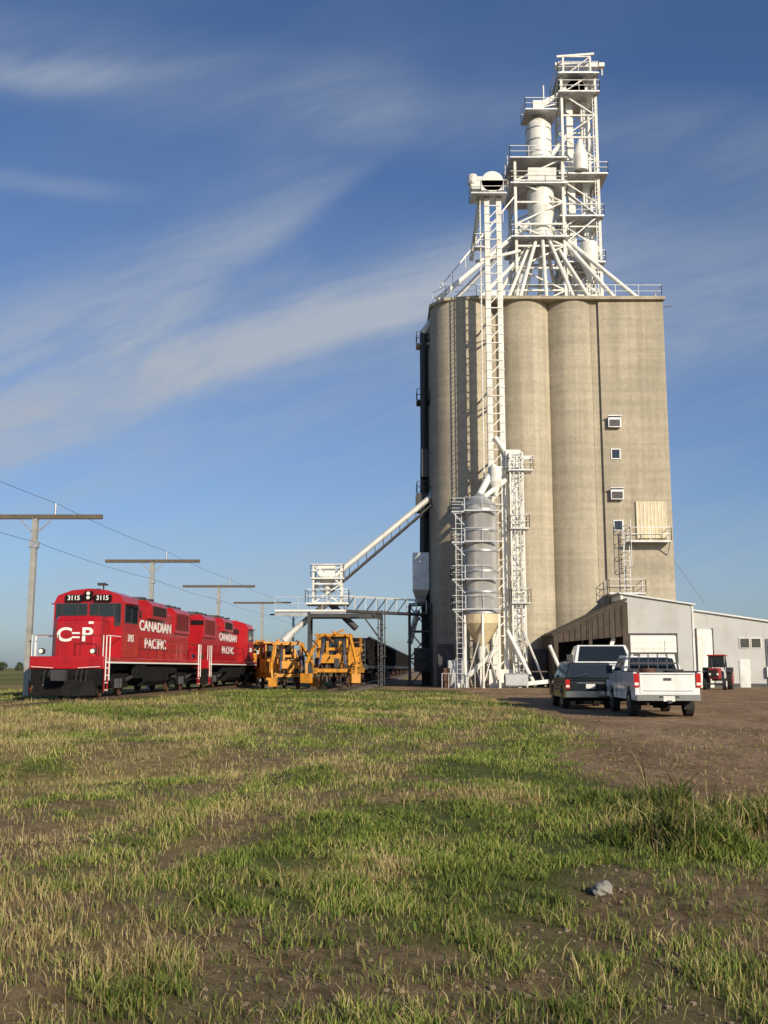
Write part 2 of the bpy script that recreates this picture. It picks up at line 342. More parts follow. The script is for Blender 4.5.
def ground_mat(m):
    nt=m.node_tree;N=nt.nodes;L=nt.links;b=N['Principled BSDF']; b.inputs['Roughness'].default_value=.95; b.inputs['Specular IOR Level'].default_value=.1
    at=N.new('ShaderNodeAttribute'); at.attribute_name='mask'; sp=N.new('ShaderNodeSeparateColor'); L.new(at.outputs['Color'],sp.inputs[0])
    tc=N.new('ShaderNodeTexCoord')
    def nz(s,det=6,st=(1,1,1),ro=.65):
        mp=N.new('ShaderNodeMapping'); mp.inputs['Scale'].default_value=st; L.new(tc.outputs['Object'],mp.inputs[0])
        n=N.new('ShaderNodeTexNoise'); n.inputs['Scale'].default_value=s; n.inputs['Detail'].default_value=det; n.inputs['Roughness'].default_value=ro; L.new(mp.outputs[0],n.inputs['Vector']); return n.outputs['Fac']
    def rp(f,st):
        r=N.new('ShaderNodeValToRGB'); e=r.color_ramp.elements; e[0].position=st[0][0]; e[0].color=(*st[0][1],1); e[1].position=st[-1][0]; e[1].color=(*st[-1][1],1)
        for p,c in st[1:-1]: x=e.new(p); x.color=(*c,1)
        L.new(f,r.inputs[0]); return r.outputs[0]
    def mix(f,a,b):
        x=N.new('ShaderNodeMix'); x.data_type='RGBA'; L.new(f,x.inputs['Factor']); L.new(a,x.inputs['A']); L.new(b,x.inputs['B']); return x.outputs['Result']
    d1=rp(nz(.55,11,(1,.35,1),.75),[(.38,(.13,.082,.047)),(.5,(.29,.19,.11)),(.62,(.46,.32,.20))])
    d2=rp(nz(7,9,(1,.4,1),.8),[(.40,(.11,.07,.04)),(.52,(.31,.205,.12)),(.66,(.48,.35,.22))])
    dm=N.new('ShaderNodeMix'); dm.data_type='RGBA'; dm.inputs['Factor'].default_value=.5; L.new(d1,dm.inputs['A']); L.new(d2,dm.inputs['B']); dirt=dm.outputs['Result']
    soil=rp(nz(5,9,ro=.75),[(.3,(.10,.066,.036)),(.5,(.22,.155,.09)),(.7,(.35,.26,.16))])
    straw=rp(nz(7,8),[(.3,(.14,.11,.045)),(.55,(.28,.22,.095)),(.75,(.40,.33,.15))])
    grn=rp(nz(6,8),[(.3,(.04,.06,.017)),(.7,(.13,.165,.042))])
    veg=mix(sp.outputs[2],straw,grn)
    v2=mix(sp.outputs[1],veg,soil)
    v3=mix(sp.outputs[0],v2,dirt)
    L.new(v3,b.inputs['Base Color'])
    bp=N.new('ShaderNodeBump'); bp.inputs['Strength'].default_value=.8; bp.inputs['Distance'].default_value=.07; L.new(nz(9,9,ro=.78),bp.inputs['Height'])
    bp2=N.new('ShaderNodeBump'); bp2.inputs['Strength'].default_value=.7; bp2.inputs['Distance'].default_value=.20; L.new(nz(1.6,6,(1,.6,1),ro=.7),bp2.inputs['Height']); L.new(bp.outputs[0],bp2.inputs['Normal']); L.new(bp2.outputs[0],b.inputs['Normal'])
ground_mat(gm); me.materials.append(gm); go=bpy.data.objects.new('ground',me); COL.objects.link(go)

# ---------------------------------------------------------------- grass (one mesh of blades)
rng=np.random.default_rng(5)
def blades(n,ymin,ymax,p,name,mate):
    u=rng.random(n)
    y=(ymin**(1-p)+u*(ymax**(1-p)-ymin**(1-p)))**(1/(1-p))
    x=(rng.random(n)*2-1)*(.50*y+1.2)
    cx=fbm(x*3.6,y*3.6,51,3); c2=fbm(x*.9,y*.7,57,3)
    dm=np.maximum(lot(x,y)*1.0,patch(x,y)*.87)
    g=green(x,y); w=weed(x,y)
    far=sm(12,24,y)
    keep=rng.random(n)<np.clip((1-dm)*((.10+.24*far)+2.2*(cx-.37)+1.7*(c2-.5)+w),.0,1)
    strag=(rng.random(n)<.03)&(y<25)&(hole(x,y)<.2)
    keep|=strag
    keep&=~((x>5.2)&(y>27)&(~strag))
    keep&=~((x<-9.5)&(y>39.5)&(x>-15.5))
    keep&=~((np.abs(x-(-3.5+.05*(y-65)))<1.5)&(y>54))
    x,y,g,w,cx,c2=x[keep],y[keep],g[keep],w[keep],cx[keep],c2[keep]; n=len(x)
    isg=rng.random(n)<np.clip(g*.86+.09+1.0*(cx-.50),0,1)
    h=np.where(isg,rng.uniform(.03,.09,n),rng.uniform(.025,.11,n))*(.35+1.2*cx)
    tall=rng.random(n)<.06; h=np.where(tall&~isg,h*1.9,h)
    h=h*(1+3.4*w*rng.uniform(.4,1.1,n))
    wd=np.where(isg,rng.uniform(.0025,.0058,n),rng.uniform(.0016,.0038,n))*(1+.12*y)*(1+1.0*w)
    h=h*(1+.45*sm(14,30,y))
    th=rng.random(n)*2*np.pi; ln=rng.random(n)**1.2*1.1*h; la=rng.random(n)*2*np.pi
    z=hgt(x,y)-.01
    dx,dy=np.cos(th)*wd/2,np.sin(th)*wd/2; lx,ly=np.cos(la)*ln,np.sin(la)*ln
    V=np.zeros((n,5,3),np.float32)
    V[:,0]=np.stack([x-dx,y-dy,z],1); V[:,1]=np.stack([x+dx,y+dy,z],1)
    V[:,2]=np.stack([x+dx*.8+lx*.3,y+dy*.8+ly*.3,z+h*.6],1); V[:,3]=np.stack([x-dx*.8+lx*.3,y-dy*.8+ly*.3,z+h*.6],1)
    V[:,4]=np.stack([x+lx,y+ly,z+h],1)
    k=rng.random(n)[:,None]; k2=rng.random(n)[:,None]
    gc=np.array([.070,.115,.019])*(1-k)+np.array([.215,.285,.058])*k
    yel=np.array([.36,.36,.10]); gc=np.where(k2<.22,yel,gc); gc=gc*(1-.45*w[:,None])*(.50+1.0*c2[:,None])
    sc=np.array([.28,.21,.085])*(1-k)+np.array([.60,.50,.25])*k; sc=np.where(k2<.14,np.array([.16,.105,.055]),sc); sc=sc*(.60+.8*c2[:,None])
    C=np.where(isg[:,None],gc,sc)
    me=bpy.data.meshes.new(name); me.vertices.add(n*5); me.vertices.foreach_set('co',V.ravel())
    o=(np.arange(n)*5)[:,None]; lp=(o+np.array([0,1,2,3,3,2,4])).ravel().astype(np.int32)
    me.loops.add(n*7); me.loops.foreach_set('vertex_index',lp); me.polygons.add(n*2)
    ls=((np.arange(n)*7)[:,None]+np.array([0,4])).ravel().astype(np.int32); me.polygons.foreach_set('loop_start',ls); me.update(calc_edges=True)
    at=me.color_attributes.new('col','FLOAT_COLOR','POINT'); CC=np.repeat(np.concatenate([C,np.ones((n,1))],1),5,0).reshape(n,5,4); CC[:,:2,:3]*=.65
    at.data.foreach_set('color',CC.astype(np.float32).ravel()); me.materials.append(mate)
    ob=bpy.data.objects.new(name,me); COL.objects.link(ob); print(name,n); return ob
gmat=bpy.data.materials.new('grass_blades'); gmat.use_nodes=True
nn=gmat.node_tree.nodes; ll=gmat.node_tree.links; bb=nn['Principled BSDF']; bb.inputs['Roughness'].default_value=.7; bb.inputs['Specular IOR Level'].default_value=.2
at=nn.new('ShaderNodeAttribute'); at.attribute_name='col'; ll.new(at.outputs['Color'],bb.inputs['Base Color'])
tr=nn.new('ShaderNodeBsdfTranslucent'); ll.new(at.outputs['Color'],tr.inputs['Color']); ms=nn.new('ShaderNodeMixShader'); ms.inputs[0].default_value=.22
ll.new(bb.outputs[0],ms.inputs[1]); ll.new(tr.outputs[0],ms.inputs[2]); ll.new(ms.outputs[0],nn['Material Output'].inputs[0])
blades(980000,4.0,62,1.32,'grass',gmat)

# pebbles
def pebbles():
    mb=MB()
    for k in range(3200):
        y=4.2*(1-R.random())**-.9
        if y>45 or (y<9 and R.random()<.5): continue
        x=(R.random()*2-1)*(.5*y+1)
        if max(lot(np.array([x]),np.array([y]))[0],patch(np.array([x]),np.array([y]))[0])<.35: continue
        r=R.uniform(.004,.015)*(1+.06*y); z=float(hgt(np.array([x]),np.array([y]))[0])
        vs=[(x+r*math.cos(t)*R.uniform(.7,1.2),y+r*math.sin(t)*R.uniform(.7,1.2),z+hz*r) for hz in (-.2,.5) for t in [math.pi*2*i/6 for i in range(6)]]+[(x,y,z+r*.8)]
        mb.add(vs,[(i,(i+1)%6,6+(i+1)%6,6+i) for i in range(6)]+[(6+i,6+(i+1)%6,12) for i in range(6)],'pebble')
    mb.obj('gravel')
pebbles()
def rock(x,y,r,name):
    import bmesh
    bm=bmesh.new(); bmesh.ops.create_icosphere(bm,subdivisions=3,radius=1)
    for v in bm.verts:
        c=v.co; f=1+.25*math.sin(c.x*3.1+1)*math.cos(c.y*2.7)+.12*math.sin(c.z*6+c.x*5)
        v.co=Vector((c.x*r*1.25*f,c.y*r*f,c.z*r*.8*f))
    me=bpy.data.meshes.new(name); bm.to_mesh(me); me.materials.append(M['stone']); o=bpy.data.objects.new(name,me); COL.objects.link(o)
    o.location=(x,y,float(hgt(np.array([x]),np.array([y]))[0])+r*.35)
rock(1.48,7.1,.065,'field_stone')

# ---------------------------------------------------------------- tracks
TS=.05
def tx(y): return -12.7+TS*(y-40)
def sx_(y): return -3.5+TS*(y-65)
RZ=-math.atan(TS)
M['ballast']=mat('ballast_gravel',(.15,.125,.10),.95,0,.4,14,bump=1,bscale=25)
def track(fx,y0,y1,name):
    e=empty(name); mb=MB()
    pr=[(-2.4,-.1),(-1.7,.12),(1.7,.12),(2.4,-.1)]
    mb.add([(fx(y)+x,y,z) for y in (y0,y1) for x,z in pr],[(0,1,5,4),(1,2,6,5),(2,3,7,6),(0,3,2,1)],'ballast'); mb.obj('ballast',e)
    mb=MB(); y=y0
    while y<min(y1,170): mb.box(fx(y)-1.3,fx(y)+1.3,y-.11,y+.11,.05,.16,'tie',RZ); y+=.6
    mb.obj('ties',e); mb=MB()
    for s in (-.72,.72): mb.beam((fx(y0)+s,y0,.23),(fx(y1)+s,y1,.23),.07,.15,'rail')
    mb.obj('rails',e)
track(tx,25,600,'railway_track'); track(sx_,58,600,'railway_track')

# ---------------------------------------------------------------- locomotives
def bogie(mb,yc,zs=0):
    for dy in (-1.35,1.35):
        for s in (-1,1):
            mb.cyl((s*.68,yc+dy,.5),(s*.82,yc+dy,.5),.5,'rust',24); mb.cyl((s*.82,yc+dy,.5),(s*1.02,yc+dy,.5),.16,'black',12)
            mb.box(s*1.0-.1,s*1.0+.1,yc+dy-.25,yc+dy+.25,.36,.85,'black')
        mb.cyl((-.7,yc+dy,.5),(.7,yc+dy,.5),.09,'black',10)
    for s in (-1,1):
        mb.prism([(yc-2.0,.62),(yc-1.6,.95),(yc+1.6,.95),(yc+2.0,.62),(yc+.9,.62),(yc+.6,.34),(yc-.6,.34),(yc-.9,.62)],'x',s*1.02-.08,s*1.02+.08,'black')
        for k in (-.35,0,.35): mb.cyl((s*1.16,yc+k,.36),(s*1.16,yc+k,.75),.08,'darksteel',8)
        mb.cyl((s*1.16,yc-1.9,.8),(s*1.16,yc-1.2,.72),.09,'darksteel',8); mb.cyl((s*1.16,yc+1.9,.8),(s*1.16,yc+1.2,.72),.09,'darksteel',8)
    mb.box(-.9,.9,yc-.5,yc+.5,.6,1.2,'black')
def locomotive(number,loc,rz):
    e=empty('diesel_locomotive',loc,rz)
    b=MB()
    b.box(-1.5,1.5,.55,17.1,1.38,1.62,'red')
    for yy in (.40,17.1): b.box(-1.52,1.52,yy,yy+.15,1.15,1.66,'red')
    nose=lambda x,yo,z0,z1:[(-x,2.9,z0),(-x,1.45+yo,z0),(-x+.22,1.2+yo,z0),(x-.22,1.2+yo,z0),(x,1.45+yo,z0),(x,2.9,z0)]
    r0=nose(1.0,0,1.62,0); r1=[(x,y,3.12) for x,y,z in r0]; r2=[(x*.90,y if y>2.8 else y+.2,3.32) for x,y,z in r0]
    b.loft(r0,r1,'red'); b.loft([(x,y,3.121) for x,y,z in r1],r2,'red')
    cab=[(-1.5,1.62),(-1.5,3.98),(-1.36,4.26),(-.75,4.48),(0,4.55),(.75,4.48),(1.36,4.26),(1.5,3.98),(1.5,1.62)][::-1]
    b.prism(cab,'y',2.7,5.0,'red')
    hood=[(-.9,1.62),(-.9,3.9),(-.72,4.14),(-.3,4.22),(.3,4.22),(.72,4.14),(.9,3.9),(.9,1.62)][::-1]
    b.prism(hood,'y',5.0,16.55,'red')
    hh=[(-1.12,3.55),(-1.12,4.2),(-.85,4.42),(.85,4.42),(1.12,4.2),(1.12,3.55)][::-1]
    b.prism(hh,'y',8.3,11.2,'red')
    b.prism([(-1.0,3.0),(-1.0,4.15),(-.8,4.34),(.8,4.34),(1.0,4.15),(1.0,3.0)][::-1],'y',13.2,16.4,'red')
    b.obj('body',e,bevel=.035)
    t=MB()
    for s in (-1,1):
        y=5.3
        while y<13:
            t.box(s*.9-.012,s*.9+.012,y,y+.78,1.85,3.3,'red'); y+=.86
        t.box(s*.9-.02,s*.9+.02,5.3,7.3,3.52,3.85,'lgrille')
        t.box(s*1.12-.02,s*1.12+.02,8.6,10.9,3.7,4.15,'lgrille')
        t.box(s*1.0-.02,s*1.0+.02,13.5,16.1,3.2,4.05,'lgrille')
        for k in range(8): t.box(s*1.0-.035,s*1.0+.035,13.5+k*.35,13.54+k*.35,3.2,4.05,'red')
        for y0,y1 in ((2.95,3.75),(3.9,4.7)):
            t.box(s*1.5-.02,s*1.5+.02,y0-.05,y1+.05,3.1,3.86,'darksteel'); t.box(s*1.5-.03,s*1.5+.03,y0,y1,3.15,3.81,'glass')
        t.box(s*1.62-.1,s*1.62+.1,2.9,4.75,3.9,3.94,'red')
        t.box(s*.78-.34,s*.78+.34,2.67,2.71,3.36,3.92,'darksteel'); t.box(s*.78-.30,s*.78+.30,2.655,2.7,3.40,3.88,'glass')
        t.box(s*.24-.19,s*.24+.19,2.67,2.71,3.4,3.92,'darksteel'); t.box(s*.24-.165,s*.24+.165,2.655,2.7,3.44,3.88,'glass')
        t.box(s*1.27-.14,s*1.27+.14,2.67,2.71,2.95,3.92,'darksteel'); t.box(s*1.27-.11,s*1.27+.11,2.655,2.7,3.1,3.88,'glass')
        t.box(s*.62-.36,s*.62+.36,2.56,2.7,4.0,4.27,'black')
        t.box(s*.62-.36,s*.62+.36,16.5,16.62,3.75,4.0,'black')
        t.cyl((s*1.05,.33,1.86),(s*1.05,.55,1.86),.12,'darksteel',12); t.cyl((s*1.05,.315,1.86),(s*1.05,.34,1.86),.09,'lamp',12)
        t.cyl((s*1.05,17.3,1.86),(s*1.05,17.1,1.86),.12,'darksteel',12)
        for yy,dr in ((.62,1),(16.6,1)):
            for k in range(4): t.box(s*1.28-.22,s*1.28+.22,yy,yy+.36,.3+.29*k,.34+.29*k,'black')
            for k in range(4): t.box(s*1.48-.02,s*1.5+.02,yy,yy+.36,.3+.29*k,.345+.29*k,'lwhite')
            t.box(s*1.49-.02,s*1.49+.02,yy-.05,yy,.25,1.4,'red'); t.box(s*1.49-.02,s*1.49+.02,yy+.36,yy+.41,.25,1.4,'red')
            for ye in (yy-.02,yy+.42):
                t.beam((s*1.53,ye,.7),(s*1.53,ye,2.5),.035,.035,'lwhite')
        t.box(s*1.5-.01,s*1.5+.012,.75,16.9,1.385,1.45,'lwhite')
        pts=[(s*1.46,5.3+i*1.41,1.62) for i in range(9)]
        for p in pts: t.beam(p,(p[0],p[1],2.5),.03,.03,'railred')
        t.beam((s*1.46,5.3,2.5),(s*1.46,16.6,2.5),.03,.03,'railred')
        t.beam((s*1.46,1.0,2.5),(s*1.46,2.6,2.5),.03,.03,'lwhite')
        for yy in (.6,17.0):
            for xx in (.45,1.4): t.beam((s*xx,yy,1.62),(s*xx,yy,2.5),.03,.03,'railred' if xx<1 else 'lwhite')
            t.beam((s*.45,yy,2.5),(s*1.4,yy,2.5),.03,.03,'railred')
        t.box(s*1.3-.12,s*1.3+.12,5.2,6.6,.75,1.38,'black'); t.cyl((s*1.2,11.0,1.05),(s*1.2,12.3,1.05),.2,'black',12)
    t.box(-.16,.16,2.55,2.7,4.06,4.42,'black')
    for z in (4.15,4.33): t.cyl((0,2.53,z),(0,2.56,z),.075,'lamp',12)
    t.cyl((.4,3.3,4.5),(.4,3.3,4.75),.03,'darksteel',8)
    for k in range(3): t.cyl((.28+k*.12,3.0,4.76),(.28+k*.12,3.5,4.76),.07,'darksteel',8,.03)
    t.box(-.5,.1,3.6,4.4,4.5,4.62,'galv')
    t.cyl((-.3,6.1,4.2),(-.3,6.1,4.5),.22,'darksteel',12); t.cyl((.3,7.4,4.2),(.3,7.4,4.5),.22,'darksteel',12)
    for yy in (9.0,10.4): t.cyl((0,yy,4.42),(0,yy,4.6),.6,'darksteel',20)
    for yy in (13.9,15.0,16.0): t.cyl((0,yy,4.34),(0,yy,4.52),.55,'darksteel',20)
    t.box(-.3,.3,1.185,1.21,1.75,2.1,'red'); t.box(.55,.75,1.18,1.2,2.98,3.08,'lamp')
    t.box(-.18,.18,-.35,.45,.78,1.05,'black'); t.box(-.28,.28,-.5,-.2,.7,1.12,'darksteel'); t.box(-.18,.18,17.2,17.9,.78,1.05,'black')
    t.loft([(-1.3,.12,.12),(0,-.12,.12),(1.3,.12,.12),(1.3,.4,.12),(-1.3,.4,.12)],[(-1.2,.3,.75),(0,.22,.75),(1.2,.3,.75),(1.2,.4,.75),(-1.2,.4,.75)],'black')
    t.box(-1.45,1.45,.41,.5,.5,1.15,'black'); t.box(-1.45,1.45,17.12,17.2,.3,1.15,'black')
    for k in (-.85,-.65,-.45,.45,.65,.85):
        t.cyl((k,.4,1.1),(k,.22,.9),.035,'tyre',6); t.cyl((k,.22,.9),(k,.25,.55),.035,'tyre',6); t.cyl((k,.25,.55),(k,.25,.5),.05,'chrome',6)
    t.beam((-1.4,.3,1.25),(-.5,.3,1.2),.02,.02,'lwhite'); t.beam((1.4,.3,1.25),(.5,.3,1.2),.02,.02,'lwhite')
    t.prism([(-1.35,1.25),(-1.38,.6),(-1.15,.38),(1.15,.38),(1.38,.6),(1.35,1.25)],'y',6.9,10.8,'black')
    t.box(-1.0,1.0,.8,16.9,1.1,1.4,'black')
    bogie(t,3.4); bogie(t,14.1)
    t.obj('fittings',e)
    text('C','nose_letter',.78,'lwhite',(-.44,1.183,2.52),(rad(90),0,0),e,.022,1.2)
    text('P','nose_letter',.78,'lwhite',(.50,1.183,2.52),(rad(90),0,0),e,.022,1.2)
    q=MB(); q.box(-.12,.20,1.172,1.2,2.57,2.64,'lwhite'); q.box(-.12,.20,1.172,1.2,2.40,2.47,'lwhite'); q.obj('nose_bars',e)
    for s in (-1,1):
        text(number,'number_board',.27,'lwhite',(s*.62,2.548,4.13),(rad(90),0,0),e,.02)
        rot=(rad(90),0,rad(90)*s)
        yc=9.9 if s>0 else 8.9
        text('CANADIAN','side_letter',.66,'lwhite',(s*.925,yc,3.16),rot,e,.025,1.65)
        text('PACIFIC','side_letter',.66,'lwhite',(s*.925,yc,2.33),rot,e,.025,1.65)
        text(number,'side_number',.42,'lwhite',(s*1.515,3.85,2.45),rot,e,.02)
    return e
locomotive('3115',(tx(40),40,.31),RZ)
locomotive('3020',(tx(76.3),76.3,.31),RZ+math.pi)

# ---------------------------------------------------------------- track machines (yellow)
def wheelset(b,y,r=.38):
    for s in (-.72,.72): b.cyl((s-.06,y,r),(s+.06,y,r),r,'rust',18)
    b.cyl((-.7,y,r),(.7,y,r),.07,'black',8)
def machine(loc,rz,kind,sc=1.):
    e=empty('track_tamping_machine' if kind else 'ballast_regulator',loc,rz,sc=sc); b=MB(); y1=9.5 if kind else 7.0
    for s in (-.95,.95): b.box(s-.12,s+.12,0,y1,.75,1.05,'yellow')
    for y in (0,2,4,6,y1-.2): b.box(-1.05,1.05,y,y+.2,.8,1.0,'yellow')
    wheelset(b,1.3); wheelset(b,y1-1.5)
    cy=3.1 if kind else 2.2
    b.box(-1.2,.55,cy,cy+1.9,1.06,1.9,'yellow')
    for x in (-1.16,.51):
        for y in (cy+.04,cy+1.86): b.box(x-.05,x+.05,y-.05,y+.05,1.9,2.85,'yellow')
    b.box(-1.12,.47,cy+.06,cy+1.84,1.9,2.84,'glass'); b.box(-1.35,.7,cy-.15,cy+2.05,2.86,2.98,'yellow'); b.cyl((-.3,cy+.6,2.98),(-.3,cy+.6,3.15),.1,'amber',10)
    b.box(-1.0,1.1,cy+2.3,cy+4.2,1.06,2.25,'yellow'); b.box(-1.02,1.12,cy+2.6,cy+3.9,1.4,2.0,'lgrille'); b.cyl((.5,cy+3,2.25),(.5,cy+3,3.05),.08,'rust',10)
    b.box(.65,1.2,cy,cy+1.7,1.06,1.65,'yellow'); b.cyl((.95,cy+.2,1.9),(.95,cy+1.5,1.9),.22,'yellow',14)
    for s in (-1,1):
        b.box(s*.85-.09,s*.85+.09,.9,1.1,1.0,2.9,'yellow'); b.box(s*.35-.07,s*.35+.07,.5,.66,.5,2.5,'yellow')
        b.beam((s*.85,1.0,2.8),(s*1.35,-.6,1.3),.13,.16,'yellow'); b.beam((s*1.35,-.6,1.3),(s*1.3,-.9,.4),.12,.12,'yellow')
        b.cyl((s*.55,.4,2.4),(s*.7,-.3,1.2),.07,'chrome',8); b.cyl((s*.55,.4,2.4),(s*.62,.05,1.8),.11,'darksteel',10)
        b.box(s*1.3-.25,s*1.3+.25,-1.2,-.7,.25,.75,'yellow',.3*s)
        b.cyl((s*.35,.4,.3),(s*.35,.4,1.4),.1,'darksteel',8)
        for k in range(4): b.beam((s*(.2+.2*k),.3,1.2),(s*(.2+.2*k)+.03,.25,.35),.06,.06,'rust')
    b.box(-1.0,1.0,.85,1.15,2.0,2.15,'yellow'); b.box(-1.0,1.0,.9,1.1,2.75,2.9,'yellow'); b.box(-.7,.7,.15,.6,1.3,1.75,'yellow')
    b.rail([(-1.1,.2,1.05),(-1.1,cy-.1,1.05)],.95,'yellow',.025,.8); b.rail([(1.1,1.4,1.05),(1.1,cy-.1,1.05)],.95,'yellow',.025,.8)
    b.rail([(-1.0,cy+2.4,2.25),(1.05,cy+2.4,2.25),(1.05,cy+4.1,2.25)],.6,'yellow',.02,.7)
    for k in range(16):
        x=R.uniform(-1,1);y=R.uniform(.1,2.4);z=R.uniform(1.1,2.5)
        b.cyl((x,y,z),(x+R.uniform(-.5,.5),y+R.uniform(-.4,.6),z+R.uniform(-.4,.5)),.04,'tyre',6)
    for k in range(7):
        x=R.uniform(-1.1,.7); y=R.uniform(.1,1.9); b.box(x,x+R.uniform(.2,.5),y,y+.4,1.06,R.uniform(1.3,2.1),'yellow' if k%2 else 'darksteel')
    for k in (-.5,.1,.6): b.beam((k,.3,2.9),(k+.25,2.6,R.uniform(2.2,3.2)),.08,.1,'yellow')
    if kind:
        b.beam((0,y1-1,1.9),(0,y1+1.8,2.4),.2,.25,'yellow'); b.box(-.9,.9,y1-1.8,y1-.2,1.06,1.6,'yellow')
    b.obj('machine_body',e,bevel=.015); return e
machine((sx_(63.0)+.4,63.0,.31),RZ,1,1.15)
machine((sx_(63)-2.5,66.5,.05),RZ+.35,0,1.08)
machine((tx(80)+.5,79.0,.31),RZ,0,1.1)

# ---------------------------------------------------------------- hopper cars
def hopper():
    b=MB(); Ln=14.6
    b.box(-1.5,1.5,.9,Ln-.9,1.9,3.55,'black')
    b.loft([(-1.3,3.2,.75),(1.3,3.2,.75),(1.3,Ln-3.2,.75),(-1.3,Ln-3.2,.75)],[(-1.49,1.2,1.89),(1.49,1.2,1.89),(1.49,Ln-1.2,1.89),(-1.49,Ln-1.2,1.89)],'black')
    y=1.0
    while y<Ln-.8:
        for s in (-1,1): b.box(s*1.56-.06,s*1.56+.06,y-.07,y+.07,1.5,3.5,'black')
        y+=1.15
    for s in (-1,1): b.box(s*1.55-.08,s*1.55+.08,.8,Ln-.8,3.5,3.66,'darksteel'); b.box(s*1.5-.06,s*1.5+.06,.2,Ln-.2,1.15,1.4,'darksteel')
    for yy in (0.25,Ln-.35): b.box(-1.45,1.45,yy,yy+.1,1.05,1.5,'darksteel')
    for yy in (.3,Ln-.3):
        for s in (-1.3,1.3): b.beam((s,yy,1.4),(s,yy,3.4),.06,.06,'darksteel')
        for z in (1.8,2.2,2.6,3.0): b.beam((.9,yy,z),(1.3,yy,z),.04,.04,'galv')
    for yc in (1.9,Ln-1.9):
        for dy in (-.85,.85):
            for s in (-.75,.75): b.cyl((s-.07,yc+dy,.42),(s+.07,yc+dy,.42),.42,'rust',16)
        for s in (-1,1): b.prism([(yc-1.2,.5),(yc-.6,.72),(yc+.6,.72),(yc+1.2,.5),(yc+.4,.25),(yc-.4,.25)],'x',s*.98-.07,s*.98+.07,'rust')
    b.box(-.12,.12,-.3,Ln+.3,.8,1.0,'black')
    return b
hm=None
for k in range(9):
    y0=79+15.4*k
    if hm is None: o=hopper().obj('hopper_car'); hm=o.data
    else: o=bpy.data.objects.new('hopper_car',hm); COL.objects.link(o)
    o.location=(sx_(y0),y0,.31); o.rotation_euler=(0,0,RZ)

# ---------------------------------------------------------------- grain elevator
E=empty('grain_elevator')
ZT=33.0
c=MB()
def silo(cx,cy,r,n=72): c.cyl((cx,cy,-.2),(cx,cy,ZT),r,'conc',n,caps=False)
silo(7.05,85.6,2.95); silo(12.2,85.3,2.62); silo(16.45,85.3,2.62)
for yy in (91.3,97.0): silo(7.05,yy,2.95)
c.box(6.6,18.4,84.2,100,-.2,ZT-.01,'conc')
c.box(17.9,18.60,83.08,84,-.2,ZT-.004,'conc')
c.box(18.55,24.15,82.85,100,-.2,ZT,'conc')
c.obj('silo_walls',E)
c=MB()
c.prism([(4.0,84.6),(5.2,82.9),(8.0,82.4),(24.3,82.55),(24.3,100.2),(5,100.2),(4.0,99)],'z',ZT+.005,ZT+.28,'conc')
c.obj('roof_slab',E)
w=MB()
w.rail([(4.3,84.6,ZT+.28),(5.4,83.1,ZT+.28),(8.0,82.7,ZT+.28),(24.1,82.8,ZT+.28),(24.1,99.8,ZT+.28)],1.1,'white',.025,1.8)
w.lattice(16.9,20.1,88,91.2,ZT+.2,57.8,11,'white',.22,.11)
for z in (57.4,55.5,47.2,43.0,38.5):
    w.platform(16.5 if z>50 else 16.3,20.4 if z!=47.2 else 20.9,87.3,91.8,z,'galv','white')
w.lattice(17.2,19.8,88.3,90.9,57.5,59.6,1,'white',.15,.09)
w.box(16.6,21.4,89.2,89.8,59.2,59.6,'white'); w.beam((16.6,88.3,59.6),(20.2,88.3,59.9),.15,.2,'white'); w.beam((21.2,89.5,59.4),(21.2,89.5,58.4),.1,.1,'white')
w.box(17.2,19.6,88.6,90.6,55.6,57.3,'white')
w.cyl((18.4,88.6,56.5),(18.4,90.6,56.5),.9,'white',20)
for x in (17.5,18.9): w.box(x,x+.62,89,89.6,ZT,56,'white')
w.ladder(20.0,87.9,ZT+.3,56,'white',.4,'x',False)
z=ZT+.4;k=0
while z<45:
    a,bq=(17.1,19.9) if k%2 else (19.9,17.1)
    w.beam((a,87.8,z),(bq,87.8,z+2.4),.5,.08,'galv'); z+=2.4;k+=1
w.cyl((18.4,87.5,47.4),(18.4,87.5,48.9),.7,'white',20); w.cyl((18.4,87.5,48.9),(18.4,87.5,50.6),.7,'white',20,.15)
w.cyl((18.9,87.4,38.3),(18.9,87.4,40.2),.8,'white',20); w.cyl((18.9,87.4,38.3),(18.9,87.4,36.6),.8,'white',20,.2)
w.lattice(12.1,16.5,86.5,90.9,ZT+.2,48.1,7,'white',.24,.13)
for z in (48.1,45.6,40.4): w.platform(11.6,16.9,86,91.4,z,'galv','white')
w.cyl((14.6,88,48.1),(14.6,88,52.1),1.2,'white',28); w.cyl((14.6,88,52.1),(14.6,88,53.1),1.2,'white',28,.3)
for z in (49.2,50.4,51.6): w.cyl((14.6,88,z-.05),(14.6,88,z+.05),1.25,'galv',28)
w.platform(13.2,16.2,86.5,89.4,53.2,'galv','white'); w.box(14.1,15.1,87.5,88.5,53.1,54.6,'white')
w.beam((14.6,88,54.2),(17.4,89.5,56.6),.5,.5,'white'); w.beam((15.2,88,54.6),(15.2,88,56.4),.1,.1,'white'); w.beam((13.4,87,53.2),(16.6,88.6,54.9),.1,.1,'white')
w.cyl((14.6,87.6,43.6),(14.6,87.6,45.4),1.25,'white',24); w.cyl((14.6,87.6,43.6),(14.6,87.6,41.6),1.25,'white',24,.9); w.cyl((14.6,87.6,41.6),(14.6,87.6,40.5),.9,'white',24,1.3)
w.box(13.3,15.9,86.4,88.8,46.0,47.2,'white')
w.cyl((15.0,87.5,48.1),(17.3,88.8,51.5),.22,'white',12)
